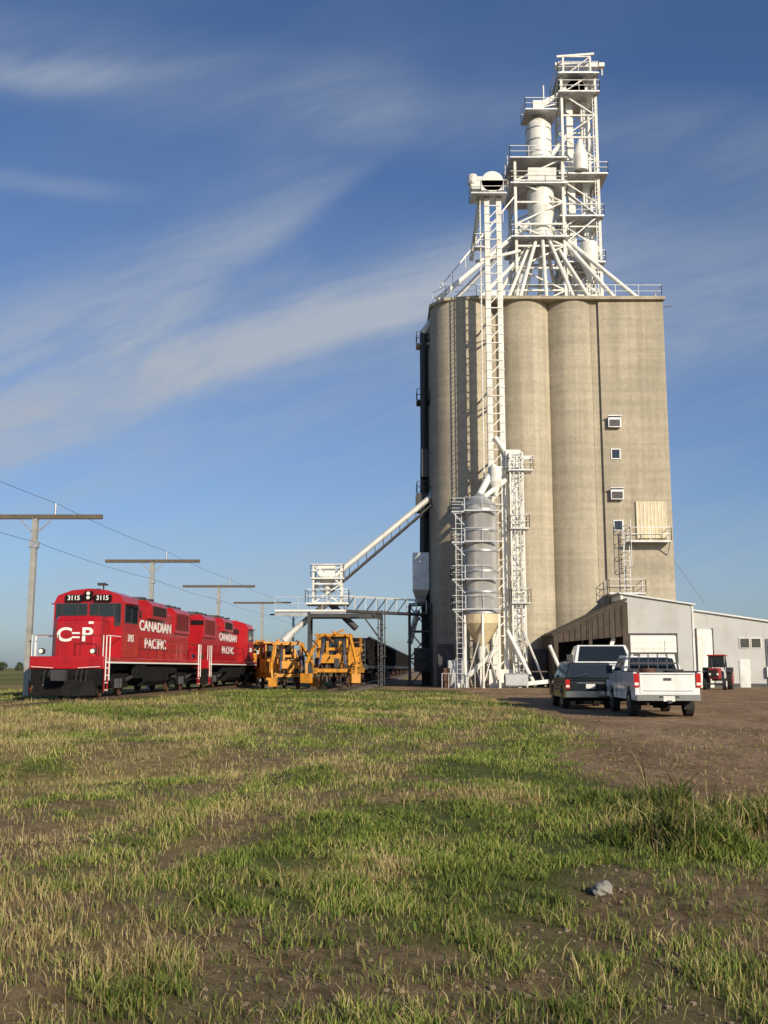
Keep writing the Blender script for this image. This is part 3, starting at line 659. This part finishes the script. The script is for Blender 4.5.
for i in range(14):
    t=2*math.pi*i/14+.15; r=R.uniform(4.2,5.6)
    px,py=14.6+math.cos(t)*r*1.05,88+math.sin(t)*min(r,4.6)
    w.cyl((14.6+math.cos(t)*.8,87.8+math.sin(t)*.8,41.2),(px,py,ZT+.3),.17,'white',10)
for p in ((4.7,84.2),(4.6,90.0)): w.cyl((13.6,87.6,42.4),(p[0],p[1],ZT+.6),.22,'white',12)
w.cyl((12.3,87,38.5),(8.2,84.5,ZT+.5),.18,'white',10)
for p in ((23.0,84.6),(22.5,92),(20.6,84.2)): w.cyl((15.6,87.6,41.8),(p[0],p[1],ZT+.4),.2,'white',12)
w.beam((12.1,86.5,44.5),(4.9,84.0,ZT+1.6),.1,.12,'white')
for k in range(6):
    t=k/6; x=12.1+(4.9-12.1)*t; z=44.5+(ZT+1.6-44.5)*t; w.beam((x,86.5-2.5*t,z),(x,86.8-2.5*t,z-1.0),.06,.06,'white')
w.box(9.2,10.8,85,86.6,ZT+.28,ZT+1.7,'galv'); w.box(21,22.2,86,88,ZT+.28,ZT+1.3,'galv')
for x in (6,8.2,20.4,22.6): w.cyl((x,85,ZT+.28),(x,85,ZT+.9),.3,'galv',12)
for z,wd in ((22.1,1),(15.9,1)):
    w.box(19.0,20.05,82.45,82.86,z-.45,z+.45,'galv'); w.box(19.08,19.97,82.42,82.46,z-.38,z+.2,'darksteel'); w.beam((18.95,82.4,z+.5),(20.1,82.4,z+.5),.3,.06,'galv')
for z in (19.4,13.3):
    w.box(19.2,20.0,82.78,82.86,z-.45,z+.45,'galv'); w.box(19.28,19.92,82.76,82.79,z-.37,z+.37,'glass')
w.obj('headhouse',E)
w=MB()
w.box(21.1,23.6,82.71,82.86,12.2,15.3,'cream')
k=21.15
while k<23.6: w.box(k,k+.05,82.68,82.72,12.2,15.3,'white'); k+=.3
w.platform(20.3,23.7,81.8,82.84,11.9,'galv','galv',1.1,'sew'); w.ladder(20.1,82.4,7.6,12.9,'galv',.5)
w.platform(18.4,21.4,81.7,82.84,7.6,'galv','galv',1.1,'sew')
for x in (18.5,21.3,20.4,23.6): w.beam((x,82.8,(6.4 if x<21.4 else 10.8)),(x,81.8,(7.5 if x<21.4 else 11.8)),.07,.07,'galv')
w.cyl((24.3,83.4,10.4),(25.8,80.5,6.6),.03,'galv',6)
w.beam((24.15,82.9,32.4),(24.9,82.9,32.5),.06,.06,'darksteel')
w.obj('wall_fittings',E)
w=MB()
w.lattice(3.4,4.0,88.4,89.4,0,32.2,16,'darksteel',.14,.08)
w.box(3.45,3.9,88.6,89.0,0,32.1,'darksteel'); w.cyl((3.3,86.5,8),(3.6,86.8,31.4),.24,'darksteel',12)
w.cyl((3.5,86.8,31.4),(5.2,86.3,ZT+.6),.3,'white',12); w.platform(3.0,4.2,88,89.8,25.5,'darksteel'); w.platform(2.9,4.2,86,88.4,16.6,'darksteel'); w.platform(3.0,4.2,88,89.8,30.9,'white')
w.box(2.5,3.9,86.2,87.6,8.2,11.4,'galv'); w.loft([(2.9,86.7,6.9),(3.4,86.7,6.9),(3.4,87.1,6.9),(2.9,87.1,6.9)],[(2.5,86.2,8.2),(3.9,86.2,8.2),(3.9,87.6,8.2),(2.5,87.6,8.2)],'galv')
w.lattice(2.2,4.0,85.4,87.8,0,6.9,3,'darksteel',.18,.1); w.box(2.6,3.9,86,87.8,1.2,3.2,'darksteel'); w.cyl((2.9,86.6,6.4),(2.2,86,3.6),.25,'white',12)
w.box(2.8,3.8,86,87.4,15.0,16.5,'darksteel'); w.box(3.3,3.9,85.8,86.8,18,20.5,'darksteel')
w.obj('side_leg',E)

# bucket elevator leg in front
LG=empty('bucket_elevator_leg'); w=MB()
for x in (8.45,9.45): w.box(x,x+.42,79.3,79.85,.2,41.4,'white')
z=1.
while z<41:
    w.beam((8.45,79.28,z),(9.87,79.28,z+1.5),.06,.08,'white'); w.beam((9.87,79.28,z),(8.45,79.28,z),.08,.08,'white')
    w.box(8.41,8.91,79.26,79.9,z+.7,z+.78,'galv'); w.box(9.41,9.91,79.26,79.9,z+.7,z+.78,'galv'); z+=1.5
for z in (6,12,18,24,30): w.beam((8.6,79.8,z),(8.2,83,z),.12,.15,'white'); w.beam((9.7,79.8,z),(9.8,83.6,z),.12,.15,'white'); w.beam((8.6,79.8,z),(9.8,83.6,z),.08,.08,'white')
w.platform(7.3,10.3,78.6,80.6,40.9,'galv','white')
w.box(8.2,10.1,79.1,80.0,41.3,42.2,'white'); w.cyl((9.15,79.1,42.1),(9.15,80,42.1),.92,'white',24); w.box(7.3,8.3,79.2,79.9,41.5,42.6,'white'); w.cyl((7.5,79.5,42.0),(7.5,79.5,42.8),.4,'white',14)
w.cyl((8.2,79.5,41.4),(7.6,82.6,36.5),.2,'white',10)
w.platform(7.6,8.4,79.2,80.0,36.4,'galv','white')
w.cyl((8.0,82.0,36.2),(12.4,86.7,39.2),.15,'white',10)
w.ladder(8.1,79.5,2,41,'white',.4,'y',False)
w.box(8.2,10.1,79.0,80.1,.0,1.4,'white')
w.obj('leg_trunking',LG)

# dryer / bin
DR=empty('grain_dryer'); w=MB()
bx,by=7.55,77.9
w.cyl((bx,by,5.6),(bx,by,14.1),1.35,'corr',40); w.cyl((bx,by,14.1),(bx,by,15.1),1.4,'galv',32,.3)
for z in (5.7,7.3,8.9,10.5,12.1,13.7): w.cyl((bx,by,z-.07),(bx,by,z+.07),1.42,'galv',40)
w.cyl((bx,by,4.9),(bx,by,5.6),1.5,'cream',32); w.cyl((bx,by,4.9),(bx,by,3.2),1.5,'cream',32,.35)
w.cyl((bx,by,3.2),(bx,by,2.2),.3,'white',12)
for t in range(6):
    an=math.pi*2*t/6+.5; x,y=bx+1.5*math.cos(an),by+1.5*math.sin(an); w.beam((x,y,0),(x,y,5.6),.16,.16,'white')
    a2=an+math.pi/3; w.beam((x,y,.3),(bx+1.5*math.cos(a2),by+1.5*math.sin(a2),4.6),.07,.07,'white')
for z in (6.0,8.3,11.2,13.6):
    w.platform(bx-2.3,bx-1.3,by-1.0,by+.8,z,'galv','galv',1.0,'swn')
    w.rail([(bx-1.3,by-1.5,z),(bx+1.4,by-1.5,z)],1.0,'galv',.02,1.2,False); w.box(bx-1.3,bx+1.4,by-1.55,by-1.30,z-.1,z,'galv')
    w.beam((bx-2.2,by-.9,z-.1),(bx-1.3,by-.9,z-1.1),.07,.07,'galv')
w.ladder(bx-1.75,by-.9,.3,13.6,'galv',.45,'x',False)
w.cyl((bx,by,15),(8.9,79.2,17.6),.28,'white',14); w.cyl((bx+.3,by,14.8),(bx+2.2,79,16.4),.2,'white',12)
w.cyl((8.9,78.6,16.2),(8.9,78.6,17.4),.5,'white',16); w.cyl((8.9,78.6,16.2),(8.9,78.6,15.0),.5,'white',16,.12)
w.obj('dryer_column',DR)
w=MB()
w.lattice(10.1,11.1,78.6,79.6,0,18.6,10,'white',.12,.07); w.ladder(10.6,78.5,.3,18.6,'galv',.45,'x',False)
w.platform(9.9,11.9,78.3,79.9,17.2,'galv','white'); w.platform(10.0,11.5,78.3,79.9,12.5,'galv','galv'); w.platform(10.0,11.5,78.3,79.9,6.6,'galv','galv')
w.box(9.8,11.0,78.9,79.7,17.4,18.9,'white'); w.beam((11.0,79.2,18.3),(12.1,79.2,18.3),.3,.3,'white'); w.cyl((10,79.2,18.4),(9.0,79.2,20.0),.2,'white',10)
w.box(10.25,10.7,79.0,79.5,0,17.3,'white')
w.obj('dryer_tower',DR)
w=MB()
w.cyl((5.6,77.5,.1),(8.6,77.2,2.9),.2,'white',12); w.cyl((11.6,77.6,.1),(9.6,78.4,4.4),.16,'white',12); w.beam((12.4,77.5,.1),(10.8,78.5,4.6),.12,.12,'white'); w.beam((9.4,77.0,.2),(12.6,77.4,.5),.3,.3,'white')
w.box(5.0,6.6,79.2,80.4,.0,2.1,'galv'); w.box(9.2,10.9,76.6,77.8,.2,1.0,'galv'); w.cyl((9.2,77.2,.7),(10.9,77.2,.7),.42,'galv',16)
w.box(4.6,5.1,78,78.4,0,1.5,'rust'); w.box(12.6,14.0,80.6,82,0,2.3,'darksteel'); w.box(11.2,12.4,76.9,77.2,1.2,1.28,'wood'); w.box(11.6,12.8,79.6,80.8,0,3.0,'darksteel'); w.box(4.3,5.6,80.6,82,0,3.4,'darksteel')
for k in range(6): w.beam((4.4+k*.5,76.8,0),(4.4+k*.5,76.8,1.1),.06,.06,'galv')
w.beam((4.4,76.8,1.1),(6.9,76.8,1.1),.05,.05,'galv')
w.obj('base_conveyor',DR)

# ---------------------------------------------------------------- loadout
LO=empty('grain_loadout_spout'); w=MB()
w.cyl((4.1,85.6,16.2),(-4.3,80.5,8.6),.25,'spout',16); w.cyl((4.1,85.9,16.2),(5.4,86.2,18),.4,'galv',12)
w.beam((4.1,84.9,15.4),(-4.2,79.9,7.6),.10,.12,'darksteel')
w.beam((4.1,86.3,15.4),(-4.2,81.1,7.6),.10,.12,'darksteel')
for k in range(13):
    t=k/12; P=Vector((4.1,84.9,15.4)).lerp(Vector((-4.2,79.9,7.6)),t); w.beam(P,P+Vector((0,.65,.75)),.06,.06,'darksteel'); w.beam(P,P+Vector((0,1.3,0)),.06,.06,'darksteel')
w.lattice(-5.6,-3.4,79.2,81.6,6.6,9.6,2,'white',.14,.09)
w.platform(-6.2,-2.8,78.9,81.9,6.6,'white','white'); w.platform(-5.8,-3.2,79.0,81.8,8.6,'white','white')
w.cyl((-4.5,80.4,8.8),(-4.5,80.4,7.4),.6,'white',18,.3); w.box(-5.3,-3.9,79.8,81,8.7,9.6,'white')
w.cyl((-4.6,80.3,6.6),(-7.4,79.8,4.2),.26,'spout',14); w.cyl((-7.4,79.8,4.2),(-7.9,79.7,3.6),.34,'spout',14,.4)
w.cyl((-4.3,80.3,6.6),(-2.2,80.0,4.6),.26,'darksteel',14)
w.box(-8.6,-3.0,79.0,81.4,5.9,6.05,'white'); w.rail([(-8.6,79,6.05),(-3,79,6.05)],1.0,'spout',.025)
w.beam((-8.6,79.2,5.7),(-3,79.2,5.7),.15,.35,'galv')
for y in (79.6,80.8):
    w.beam((-3.2,y,6.0),(3.6,y+5.6,6.0),.12,.2,'darksteel'); w.beam((-3.2,y,7.2),(3.6,y+5.6,7.2),.06,.06,'spout')
    for k in range(9):
        t=k/8; x=-3.2+6.8*t; yy=y+5.6*t; w.beam((x,yy,6),(x,yy,7.2),.05,.05,'spout')
        if k<8: w.beam((x,yy,6),(x+.85,yy+.7,7.2),.04,.04,'darksteel')
w.add([(-3.2,79.6,6.05),(3.6,85.2,6.05),(3.6,86.4,6.05),(-3.2,80.8,6.05)],[(0,1,2,3)],'galv')
for x in (-5.9,-.2):
    for y in (79.2,81.6): w.beam((x,y,0),(x if x<-1 else x,y,6.0),.22,.22,'darksteel')
    w.beam((x,79.2,.4),(x,81.6,5.8),.1,.1,'darksteel')
w.beam((-5.9,79.2,5.6),(-.2,79.2,5.6),.2,.3,'darksteel'); w.beam((-5.9,81.6,5.6),(-.2,81.6,5.6),.2,.3,'darksteel'); w.beam((-.2,79.2,3.6),(-1.6,79.2,5.5),.12,.12,'darksteel')
w.ladder(-.2,79.0,.2,6,'darksteel')
w.obj('loadout_structure',LO)

# ---------------------------------------------------------------- white warehouse
WH=empty('metal_warehouse'); w=MB()
w.prism([(18.7,0),(24.3,0),(24.3,6.4),(18.7,7.25)][::-1],'y',79.0,82.4,'siding')
w.obj('main_walls',WH)
w=MB(); w.prism([(24.31,0),(36,0),(36,4.3),(24.31,6.0)][::-1],'y',79.6,92,'siding'); w.obj('annex_walls',WH)
w=MB()
w.prism([(18.5,7.3),(24.5,6.39),(24.5,6.5),(18.5,7.42)],'y',78.8,82.45,'roofm'); w.prism([(24.32,6.01),(36.3,4.26),(36.3,4.38),(24.32,6.13)],'y',79.4,92.2,'roofm')
w.box(18.66,18.8,78.95,79.05,0,7.25,'white'); w.box(24.2,24.34,78.94,79.05,0,6.4,'white')
w.box(19.3,22.9,78.94,79.0,0,4.0,'white')
for z in np.arange(.5,4,.5): w.box(19.35,22.85,78.92,78.95,z,z+.03,'galv')
w.box(19.2,19.3,78.92,79.0,0,4.1,'darksteel'); w.box(22.9,23.0,78.92,79.0,0,4.1,'darksteel'); w.box(19.2,23.0,78.91,79.0,4.1,4.2,'darksteel')
w.box(24.7,25.9,79.5,79.6,0,4.5,'white'); w.box(24.62,24.7,79.48,79.6,0,4.6,'darksteel'); w.box(25.9,25.98,79.48,79.6,0,4.6,'darksteel')
for x0,x1,z0,z1 in ((28.1,28.8,3.1,3.8),(29.0,29.7,3.1,3.8),(31.5,32.6,3.0,3.7),(28.0,28.7,.0,2.1)):
    w.box(x0-.06,x1+.06,79.53,79.6,z0-.06,z1+.06,'white'); w.box(x0,x1,79.51,79.55,z0,z1,'glass' if z0>1 else 'galv')
w.cyl((30.2,79.45,.3),(30.2,79.45,3.8),.06,'darksteel',8); w.box(30.0,30.4,79.3,79.6,.8,1.6,'galv')
w.box(18.72,24.3,78.93,78.99,0,.35,'darksteel'); w.box(24.34,36,79.54,79.6,0,.3,'darksteel')
w.obj('trim_doors_windows',WH)
w=MB(); SH=empty('receiving_shed')
w.prism([(12.8,3.9),(18.55,6.6),(18.55,6.8),(12.8,4.1)],'y',76.5,82.3,'shed')
w.box(12.9,13.1,76.6,82.2,0,3.9,'shed'); w.box(13.1,18.4,81.9,82.2,0,4.3,'near_black'); w.box(18.4,18.6,76.6,82.3,0,6.5,'shed')
for x in (13.1,15.7,18.3): w.beam((x,76.7,0),(x,76.7,4.0 if x<14 else 5.3 if x<17 else 6.3),.25,.25,'shed')
w.prism([(13.0,3.4),(18.4,3.9),(18.4,6.55),(13.0,4.0)],'y',76.62,76.8,'shed')
for k in range(12):
    x=13.2+k*.44; w.box(x,x+.05,76.59,76.63,3.45+k*.04,3.95+k*.205,'near_black')
w.box(13.3,14.5,77.2,78.6,0,1.6,'galv'); w.box(15.2,16.9,78,79.5,0,1.9,'rust'); w.beam((16.4,77.2,.2),(17.6,77.4,3.8),.3,.3,'galv'); w.cyl((13.8,76.3,.1),(12.5,76.2,3.2),.14,'white',10)
w.rail([(15.3,76.4,0),(18.4,76.4,0)],1.1,'white',.03,1)
w.obj('shed_structure',SH,bevel=0)

# ---------------------------------------------------------------- T poles with cable
for k,y in enumerate((26.5,46,65.5,86,108,132)):
    x=-16.2+TS*(y-46)
    T=empty('utility_pole'); w=MB()
    w.beam((x,y,0),(x,y,8.35),.24,.24,'polew'); w.beam((x-3.1,y,8.45),(x+3.1,y,8.45),.22,.20,'wood')
    w.beam((x-.7,y,8.3),(x,y,7.6),.05,.05,'polew'); w.beam((x+.7,y,8.3),(x,y,7.6),.05,.05,'polew')
    w.cyl((x+.9,y,8.5),(x+.9,y,9.1),.05,'galv',8); w.box(x-.2,x+.2,y-.15,y+.15,7.0,7.3,'galv')
    w.obj('pole_and_crossarm',T)
w=MB()
ps=[(-16.2+TS*(y-46),y) for y in (6,26.5,46,65.5,86,108,132)]
for zz,dx in ((9.1,.9),(7.25,.15)):
    for (x0,y0),(x1,y1) in zip(ps[:-1],ps[1:]):
        pr=None
        for i in range(9):
            t=i/8; P=Vector((x0+(x1-x0)*t+dx,y0+(y1-y0)*t,zz-.5*t*(1-t)))
            if pr: w.cyl(pr,P,.010,'darksteel',5,caps=False)
            pr=P
w.obj('overhead_cable')

# ---------------------------------------------------------------- vehicles
def wheel(b,x,y,r,side,wd=.24,rim='chrome'):
    b.cyl((x-wd/2,y,r),(x+wd/2,y,r),r,'tyre',28)
    xo=x+side*wd/2
    b.cyl((xo-side*.02,y,r),(xo+side*.012,y,r),r*.60,rim,20); b.cyl((xo,y,r),(xo+side*.03,y,r),r*.2,'darksteel',12)
    for i in range(5):
        a=i*2*math.pi/5; b.cyl((xo+side*.002,y+math.cos(a)*r*.4,r+math.sin(a)*r*.4),(xo+side*.018,y+math.cos(a)*r*.4,r+math.sin(a)*r*.4),r*.1,'darksteel',8)
def arch(y,r,zb,n=10): return [(y-r*math.cos(math.pi*i/n),zb+ (r*math.sin(math.pi*i/n))) for i in range(n+1)]
def body_side(b,prof_top,y0,y1,zb,wheels,r,w,k):
    pts=[(y0,zb)]
    for wy in wheels: pts+=arch(wy,r,zb)
    pts+=[(y1,zb)]+prof_top
    b.prism(pts,'x',-w,w,k)
def pickup(loc,rz,paint,sc=1,load=True):
    e=empty('pickup_truck',loc,rz,sc=sc); b=MB(); Wd=1.0
    body_side(b,[(5.78,.95),(0.02,.95)],.02,5.78,.52,(1.25,4.75),.47,Wd-.03,paint)
    b.obj('lower_body',e,bevel=.03)
    b=MB()
    for s in (-1,1):
        b.prism([(0.0,.953),(2.25,.953),(2.25,1.38),(0.0,1.38)],'x',s*.97-.05,s*.97+.05,paint)
    b.box(-.84,.84,.0,.07,.72,1.36,paint); b.box(-.90,.90,2.2,2.25,.953,1.40,paint)
    b.prism([(2.3,.953),(4.55,.953),(4.55,1.30),(2.3,1.36)],'x',-Wd,Wd,paint)
    b.loft([(-Wd,4.56,.953),(Wd,4.56,.953),(.93,5.82,.953),(-.93,5.82,.953)],[(-Wd+.04,4.56,1.30),(Wd-.04,4.56,1.30),(.88,5.74,1.20),(-.88,5.74,1.20)],paint)
    g0=[(-.97,2.32,1.362),(.97,2.32,1.362),(.97,4.55,1.32),(-.97,4.55,1.32)]; g1=[(-.80,2.45,1.90),(.80,2.45,1.90),(.80,3.85,1.92),(-.80,3.85,1.92)]
    b.loft(g0,g1,paint)
    b.obj('cab_and_bed',e,bevel=.035)
    b=MB()
    b.panel([g0[0],g0[1],g1[1],g1[0]],.08,.92,.15,.85,.008,'glass')
    b.panel([g0[2],g0[3],g1[3],g1[2]],.06,.94,.08,.92,.008,'glass')
    b.panel([g0[1],g0[2],g1[2],g1[1]],.06,.36,.12,.86,.008,'glass'); b.panel([g0[1],g0[2],g1[2],g1[1]],.40,.90,.12,.86,.008,'glass')
    b.panel([g0[3],g0[0],g1[0],g1[3]],.64,.94,.12,.86,.008,'glass'); b.panel([g0[3],g0[0],g1[0],g1[3]],.10,.60,.12,.86,.008,'glass')
    b.box(-.90,.90,.08,2.18,.953,1.02,'darksteel')
    for s in (-1,1):
        b.box(s*.93-.075,s*.93+.075,-.02,.03,.92,1.34,'tail'); b.box(s*.93-.06,s*.93+.06,-.026,-.01,.98,1.06,'lamp')
        b.box(s*.8-.18,s*.8+.18,5.74,5.84,.85,1.08,'lamp'); b.box(s*1.09-.10,s*1.09+.10,4.28,4.40,1.32,1.60,'darksteel')
        b.box(s*1.005-.005,s*1.005+.006,2.34,2.36,.6,1.34,'darksteel'); b.box(s*1.005-.005,s*1.005+.006,3.45,3.47,.6,1.34,'darksteel'); b.box(s*1.01-.01,s*1.01+.015,3.3,3.42,1.18,1.22,'darksteel')
        for y in (1.25,4.75): wheel(b,s*.86,y,.40,s)
        b.box(s*.78-.12,s*.78+.12,.86,.9,.22,.6,'tyre')
        b.box(s*.97-.055,s*.97+.055,.0,2.2,1.382,1.41,'darksteel')
    b.box(-.95,.95,-.16,-.01,.52,.70,'chrome'); b.box(-.30,.30,-.17,-.15,.60,.66,'darksteel'); b.box(-.17,.17,-.175,-.165,.50,.66,'plate')
    b.box(-.12,.12,-.012,-.0,1.12,1.2,'darksteel'); b.box(-.8,.8,-.006,.0,1.30,1.32,'darksteel'); b.box(-.75,.75,-.008,.0,.80,.815,'darksteel')
    b.box(-.06,.06,-.3,-.1,.45,.53,'darksteel'); b.cyl((-.6,.0,.42),(-.6,1.0,.42),.04,'rust',8)
    b.box(-.97,.97,5.8,5.93,.5,.74,'chrome'); b.box(-.58,.58,5.76,5.84,.78,1.12,'darksteel')
    for z in (.86,.95,1.04): b.box(-.56,.56,5.83,5.86,z-.015,z+.015,'chrome')
    b.box(-.7,.7,.3,5.6,.42,.56,'black'); b.cyl((-.8,1.25,.4),(.8,1.25,.4),.07,'black',8); b.cyl((-.8,4.75,.4),(.8,4.75,.4),.06,'black',8); b.box(-.2,.2,1.1,1.4,.26,.54,'black')
    if load:
        for s in (-1,1): b.beam((s*.8,2.1,1.38),(s*.74,2.15,1.98),.06,.06,'darksteel')
        b.beam((-.78,2.13,1.98),(.78,2.13,1.98),.06,.06,'darksteel'); b.beam((-.78,2.12,1.66),(.78,2.12,1.66),.05,.05,'darksteel')
        for k in (-.45,-.15,.15,.45): b.beam((k,2.12,1.42),(k,2.13,1.98),.035,.035,'darksteel')
        b.box(-.86,.86,1.6,2.05,1.1,1.46,'darksteel'); b.cyl((-.4,1.0,1.02),(-.4,1.0,1.5),.26,'rust',16); b.cyl((.35,.8,1.02),(.35,.8,1.42),.3,'tyre',20)
    b.cyl((.5,2.6,1.9),(.5,2.6,2.4),.008,'darksteel',5)
    b.obj('details',e); return e
def suv(loc,rz,paint):
    e=empty('sport_utility_vehicle',loc,rz); b=MB(); Wd=.94
    body_side(b,[(4.75,.88),(.04,1.05)],.04,4.75,.42,(1.05,3.75),.43,Wd-.02,paint); b.obj('lower_body',e,bevel=.03)
    b=MB()
    b.prism([(.03,1.053),(3.45,.94),(3.45,1.1),(.05,1.13)],'x',-Wd+.025,Wd-.025,paint)
    b.loft([(-.9,3.46,.90),(.9,3.46,.90),(.84,4.78,.88),(-.84,4.78,.88)],[(-.86,3.46,1.1),(.86,3.46,1.1),(.78,4.66,1.0),(-.78,4.66,1.0)],paint)
    g0=[(-.90,.06,1.131),(.90,.06,1.131),(.90,3.45,1.10),(-.90,3.45,1.10)]; g1=[(-.74,.26,1.70),(.74,.26,1.70),(.74,2.75,1.72),(-.74,2.75,1.72)]
    b.loft(g0,g1,paint); b.obj('cabin',e,bevel=.035)
    b=MB()
    b.panel([g0[0],g0[1],g1[1],g1[0]],.08,.92,.12,.84,.008,'glass'); b.panel([g0[2],g0[3],g1[3],g1[2]],.06,.94,.06,.94,.008,'glass')
    for u0,u1 in ((.05,.31),(.34,.60),(.63,.90)):
        b.panel([g0[1],g0[2],g1[2],g1[1]],u0,u1,.1,.86,.008,'glass'); b.panel([g0[3],g0[0],g1[0],g1[3]],1-u1,1-u0,.1,.86,.008,'glass')
    for s in (-1,1):
        b.box(s*.84-.08,s*.84+.08,.0,.06,.75,1.08,'tail'); b.box(s*.84-.06,s*.84+.06,-.006,.0,.80,.88,'lamp')
        for y in (1.05,3.75): wheel(b,s*.80,y,.36,s)
        b.box(s*1.0-.08,s*1.0+.08,3.0,3.1,1.12,1.28,paint); b.box(s*.70-.02,s*.70+.02,.5,2.6,1.75,1.78,'darksteel')
        b.box(s*.7-.14,s*.7+.14,4.74,4.80,.70,.88,'lamp'); b.box(s*.925-.005,s*.925+.012,.5,4.4,.68,.73,'darksteel')
    b.box(-.92,.92,-.10,.05,.44,.66,'chrome'); b.box(-.17,.17,.025,.037,.76,.92,'plate'); b.box(-.5,.5,.03,.038,.94,.98,'chrome'); b.box(-.45,.45,4.74,4.79,.66,.9,'darksteel'); b.box(-.92,.92,4.74,4.86,.42,.62,'chrome')
    b.box(-.6,.6,.2,4.5,.3,.44,'black'); b.beam((-.55,.0,1.18),(-.1,.0,1.30),.02,.02,'darksteel')
    b.obj('details',e); return e
pickup((8.66,31.0,0),rad(-4),'cwhite')
suv((7.60,37.3,0),rad(-2),'cgreen')
pickup((10.0,49.0,.0),rad(180-6),'cwhite',1.30,False)
def tractor(loc,rz):
    e=empty('farm_tractor',loc,rz); b=MB()
    for s in (-1,1):
        b.cyl((s*.62,0.5,.72),(s*.98,.5,.72),.72,'tyre',28); b.cyl((s*.97,.5,.72),(s*1.0,.5,.72),.42,'tred',20)
        for i in range(22):
            a=2*math.pi*i/22; b.box(s*.8-.17,s*.8+.17,.5+math.cos(a)*.72-.03,.5+math.cos(a)*.72+.03,.72+math.sin(a)*.72-.03,.72+math.sin(a)*.72+.03,'tyre')
        b.cyl((s*.55,2.6,.4),(s*.78,2.6,.4),.4,'tyre',22); b.cyl((s*.77,2.6,.4),(s*.80,2.6,.4),.24,'lwhite',16)
        b.prism([(-.2,1.3),(.1,1.55),(.9,1.55),(1.25,1.2),(1.2,1.15),(.85,1.47),(.15,1.47),(-.15,1.25)],'x',s*.8-.2,s*.8+.2,'darksteel')
        for y in (0,1.25): b.beam((s*.55,y,1.4),(s*.5,y+.05,2.35),.07,.07,'darksteel')
        b.box(s*.26-.07,s*.26+.07,3.0,3.03,1.0,1.15,'lamp')
    b.box(-.35,.35,-.1,1.4,.6,1.25,'darksteel'); b.box(-.32,.32,1.35,3.0,.75,1.5,'tred'); b.box(-.28,.28,2.98,3.02,.8,1.4,'lgrille')
    b.box(-.62,.62,-.1,1.4,2.35,2.45,'tred'); b.box(-.5,.5,-.02,1.28,1.55,2.34,'glass'); b.cyl((.2,2.2,1.5),(.2,2.2,2.2),.04,'darksteel',8); b.cyl((-.6,2.6,.4),(.6,2.6,.4),.06,'darksteel',8)
    b.box(-.3,.3,.2,.7,1.2,1.3,'darksteel'); b.obj('tractor_body',e,bevel=.02)
tractor((24.3,73.5,0),rad(155))

# ---------------------------------------------------------------- distant treeline
def treeline():
    mb=MB(); M['leaf']=mat('distant_foliage',(.035,.05,.022),.9,0,.5,.2)
    for k in range(80):
        x=R.uniform(-420,-190) if k<65 else R.uniform(60,500); y=R.uniform(520,570) if k<65 else R.uniform(900,1000); h=R.uniform(3,7)
        mb.cyl((x,y,0),(x,y,h*.5),.3,'leaf',5,.15)
        for j in range(80):
            a=R.uniform(0,6.28); rr=h*.6*math.sqrt(R.random()); z=h*(.15+.85*R.random()); f=1-abs(z/h-.45)*1.0
            p=Vector((x+math.cos(a)*rr*f,y+math.sin(a)*rr*f,z)); s=R.uniform(.3,.9)
            u=Vector((R.uniform(-1,1),R.uniform(-1,1),R.uniform(-1,1))).normalized()*s; v=u.orthogonal().normalized()*s
            mb.add([p-u,p+v,p+u,p-v],[(0,1,2,3)],'leaf')
    mb.obj('distant_trees')
treeline()
